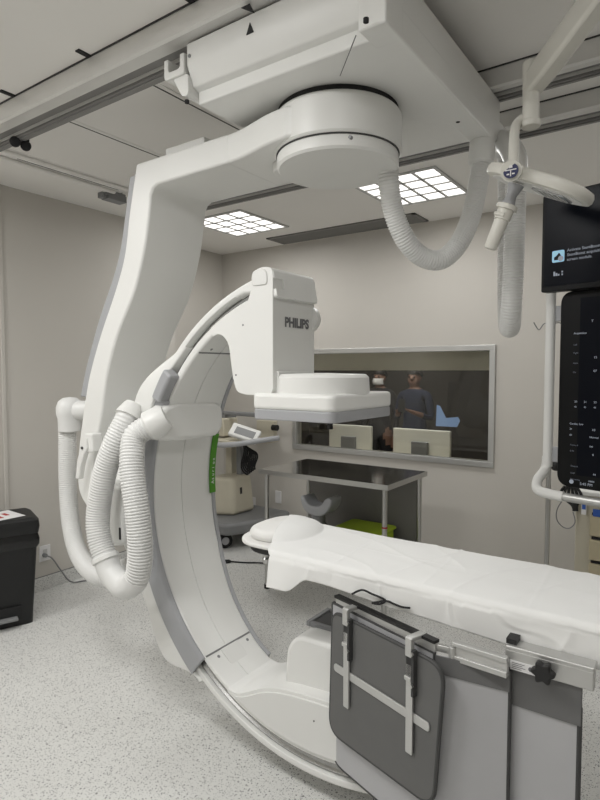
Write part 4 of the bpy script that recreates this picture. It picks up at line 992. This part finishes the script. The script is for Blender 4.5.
# ------------------------------------------------------------------ control room contents
dk = thing('control_desk', 'desk behind the control room window', 'desk', (-2.6, 5.25, 0))
MB().box(-4.2, -1.0, 5.0, 5.62, .685, .72).build('desk_top', 'blind', dk, bevel=.004)
MB().box(-4.2, -4.16, 5.0, 5.6, 0, .685).build('side_panel', 'blind', dk); MB().box(-1.04, -1.0, 5.0, 5.6, 0, .685).build('side_panel', 'blind', dk)
for (u0, u1, v0, lab) in ((330, 372, 423, 'ivory back of the left computer monitor behind the window'), (394, 451, 427, 'ivory back of the right computer monitor behind the window, with blue paper above')):
    a, b = onY(u0, v0, 5.3), onY(u1, v0, 5.3)
    t = thing('computer_monitor', lab, 'monitor', ((a.x+b.x)/2, 5.3, .72), 0, 'computer monitors in the control room')
    MB().box(a.x, b.x, 5.28, 5.32, .755, 1.02).build('monitor_shell', 'monback', t, bevel=.008)
    xm = (a.x+b.x)/2-.0; MB().box(xm-.085, xm+.085, 5.235, 5.285, .74, .90).build('stand_neck', 'midgrey', t, bevel=.008)
    MB().box(xm-.12, xm+.12, 5.2, 5.36, .72, .735).build('stand_foot', 'midgrey', t, bevel=.004)
pb = [onY(*q_, 5.33) for q_ in ((436, 426), (437, 405), (440, 406), (446, 418), (458, 417), (460, 421), (457, 427))]
tag(MB().prism([(p.x, p.z) for p in pb], 5.325, 5.333).build('blue_paper', 'ltblue'), 'pale blue crumpled paper sticking up over the right computer monitor', 'paper')
bl = thing('roller_blind', 'beige pelmet of a rolled-up blind along the top of the control room window', 'blind', (-2.35, 4.78, 1.7))
MB().box(wx0-.1, wx1+.1, 4.74, 4.80, 1.605, 1.92).build('pelmet', 'blind', bl, bevel=.004)
MB().cyl((wx0-.1, 4.83, 1.75), (wx1+.1, 4.83, 1.75), .03).build('roller', 'blind', bl)

def person(name, label, X, Y, ht, cloth, pose, mask=False):
    k = ht/1.72
    V = {}; E_ = []; RD = {}
    def v(n, p, r, par=None):
        V[n] = p; RD[n] = r
        if par: E_.append((par, n))
    v('pelvis', (0, 0, .95), (.15, .11)); v('waist', (0, 0, 1.10), (.135, .10), 'pelvis'); v('chest', (0, .0, 1.30), (.165, .11), 'waist'); v('sh', (0, .0, 1.42), (.12, .085), 'chest')
    v('neck', (0, -.005, 1.50), (.052, .055), 'sh'); v('jaw', (0, -.02, 1.56), (.062, .075), 'neck'); v('head', (0, -.01, 1.64), (.076, .092), 'jaw'); v('crown', (0, 0, 1.70), (.055, .07), 'head')
    v('nose', (0, -.118, 1.605), (.012, .012), 'head')
    for s_, n in ((-1, 'l'), (1, 'r')):
        v(n+'ear', (s_*.085, 0, 1.61), (.012, .02), 'head')
        v(n+'hip', (s_*.09, 0, .88), (.095, .1), 'pelvis'); v(n+'kn', (s_*.10, -.01, .48), (.06, .065), n+'hip'); v(n+'an', (s_*.105, .01, .09), (.04, .045), n+'kn'); v(n+'toe', (s_*.115, -.15, .035), (.038, .03), n+'an')
        v(n+'shl', (s_*.17, 0, 1.41), (.06, .06), 'sh'); v(n+'el', pose[n][0], (.042, .042), n+'shl'); v(n+'wr', pose[n][1], (.027, .027), n+'el')
        w = Vector(pose[n][1]); d_ = (Vector(pose[n][2])-w).normalized(); side = d_.cross(Vector((0, 0, 1))).normalized(); upv = side.cross(d_)
        pm2 = w+d_*.07; v(n+'palm', tuple(pm2), (.034, .02), n+'wr')
        for fi, (off, ln) in enumerate(((-.027, .075), (-.009, .085), (.009, .08), (.027, .062))):
            b0_ = pm2+side*off+d_*.02; b1_ = b0_+d_*ln*.5; b2_ = b1_+d_*ln*.35-upv*.02
            v('%sf%da' % (n, fi), tuple(b0_), (.009, .009), n+'palm'); v('%sf%db' % (n, fi), tuple(b1_), (.008, .008), '%sf%da' % (n, fi)); v('%sf%dc' % (n, fi), tuple(b2_), (.007, .007), '%sf%db' % (n, fi))
        tb_ = w+d_*.035-side*s_*.03; v(n+'th', tuple(tb_), (.011, .011), n+'wr'); v(n+'th2', tuple(tb_+d_*.04-side*s_*.012), (.009, .009), n+'th')
    names = list(V); me = bpy.data.meshes.new('p')
    me.from_pydata([Vector(V[n]) for n in names], [(names.index(a), names.index(b)) for a, b in E_], [])
    o = bpy.data.objects.new('p', me); COL.objects.link(o)
    sk_ = o.modifiers.new('skin', 'SKIN'); sk_.use_smooth_shade = True
    for i, n in enumerate(names): me.skin_vertices[0].data[i].radius = RD[n]; me.skin_vertices[0].data[i].use_root = (n == 'pelvis')
    ss = o.modifiers.new('sub', 'SUBSURF'); ss.levels = 2; ss.render_levels = 2
    dg = bpy.context.evaluated_depsgraph_get(); m2 = bpy.data.meshes.new_from_object(o.evaluated_get(dg)); bpy.data.objects.remove(o)
    for mm in (cloth, 'skin', 'black'): m2.materials.append(M[mm])
    hands = [Vector(pose[n][1]) for n in 'lr']
    for p in m2.polygons:
        c = p.center; p.use_smooth = True
        p.material_index = 1 if c.z > 1.485 or min((c-h).length for h in hands) < .14 and min((c-Vector(pose[n][0])).length for n in 'lr') > .15 else (2 if c.z < .09 else 0)
    m2.transform(Matrix.Scale(k, 4)); 
    po_ = bpy.data.objects.new(name, m2); COL.objects.link(po_); po_.location = (X, Y, 0); tag(po_, label, 'person')
    def kid(b, nm, mt):
        b.bm.transform(Matrix.Scale(k, 4)); b.bm.transform(Matrix.Translation((X, Y, 0))); return b.build(nm, mt, po_)
    def cap_(u, w):
        a = u*2*PI; e = w*PI*.52; return Vector((.093*math.sin(e)*math.cos(a), .005+.108*math.sin(e)*math.sin(a), 1.635+.112*math.cos(e)-(.0 if math.sin(a) > -.3 else -.03*math.sin(e))))
    kid(MB().grid(cap_, 24, 10), 'hair', 'hair')
    f_ = MB()
    for s_ in (-1, 1): f_.lathe([(.011, 0), (.009, .006), (.002, .009)], (s_*.032, -.094, 1.628), (0, -1, 0), 10)
    kid(f_, 'eyes', 'black')
    kid(MB().box(-.022, .022, -.096, -.088, 1.557, 1.563), 'mouth', 'lip')
    if mask: kid(MB().grid(lambda u, w: Vector((.075*math.sin((u-.5)*2.6), -.015-.10*math.cos((u-.5)*2.6)-.014*math.sin(w*PI), 1.53+.075*w)), 14, 8), 'face_mask', 'paper')
    return po_
pr = {'l': ((-.22, -.02, 1.14), (-.10, -.24, 1.22), (-.02, -.34, 1.27)), 'r': ((.22, -.02, 1.14), (.10, -.24, 1.22), (.02, -.34, 1.27))}
pn = {'l': ((-.23, .02, 1.12), (-.24, -.06, .88), (-.24, -.10, .76)), 'r': ((.23, .02, 1.12), (.24, -.06, .88), (.24, -.10, .76))}
q = onY(415, 382, 5.95)
person('person', 'person in dark blue scrubs holding a phone, behind the control room window', q.x, 5.95, 1.62, 'scrub', pr)
ph = MB().box(q.x-.04, q.x+.04, 5.95-.345, 5.95-.335, 1.155, 1.30).build('phone', 'black', bevel=.004); tag(ph, 'black phone held up by the person in blue scrubs', 'phone')
q = onY(380, 380, 6.1)
person('person', 'person in dark clothes and a white face mask, behind the window', q.x, 6.1, 1.62, 'scrub2', pn, True)

# ------------------------------------------------------------------ view
w = bpy.data.worlds.new('world'); SC.world = w; w.use_nodes = True
w.node_tree.nodes['Background'].inputs[0].default_value = (.05, .05, .05, 1)
SC.view_settings.view_transform = 'Standard'; SC.view_settings.look = 'None'
SC.view_settings.gamma = 1; SC.view_settings.use_curve_mapping = False
SC.view_settings.exposure = -.58
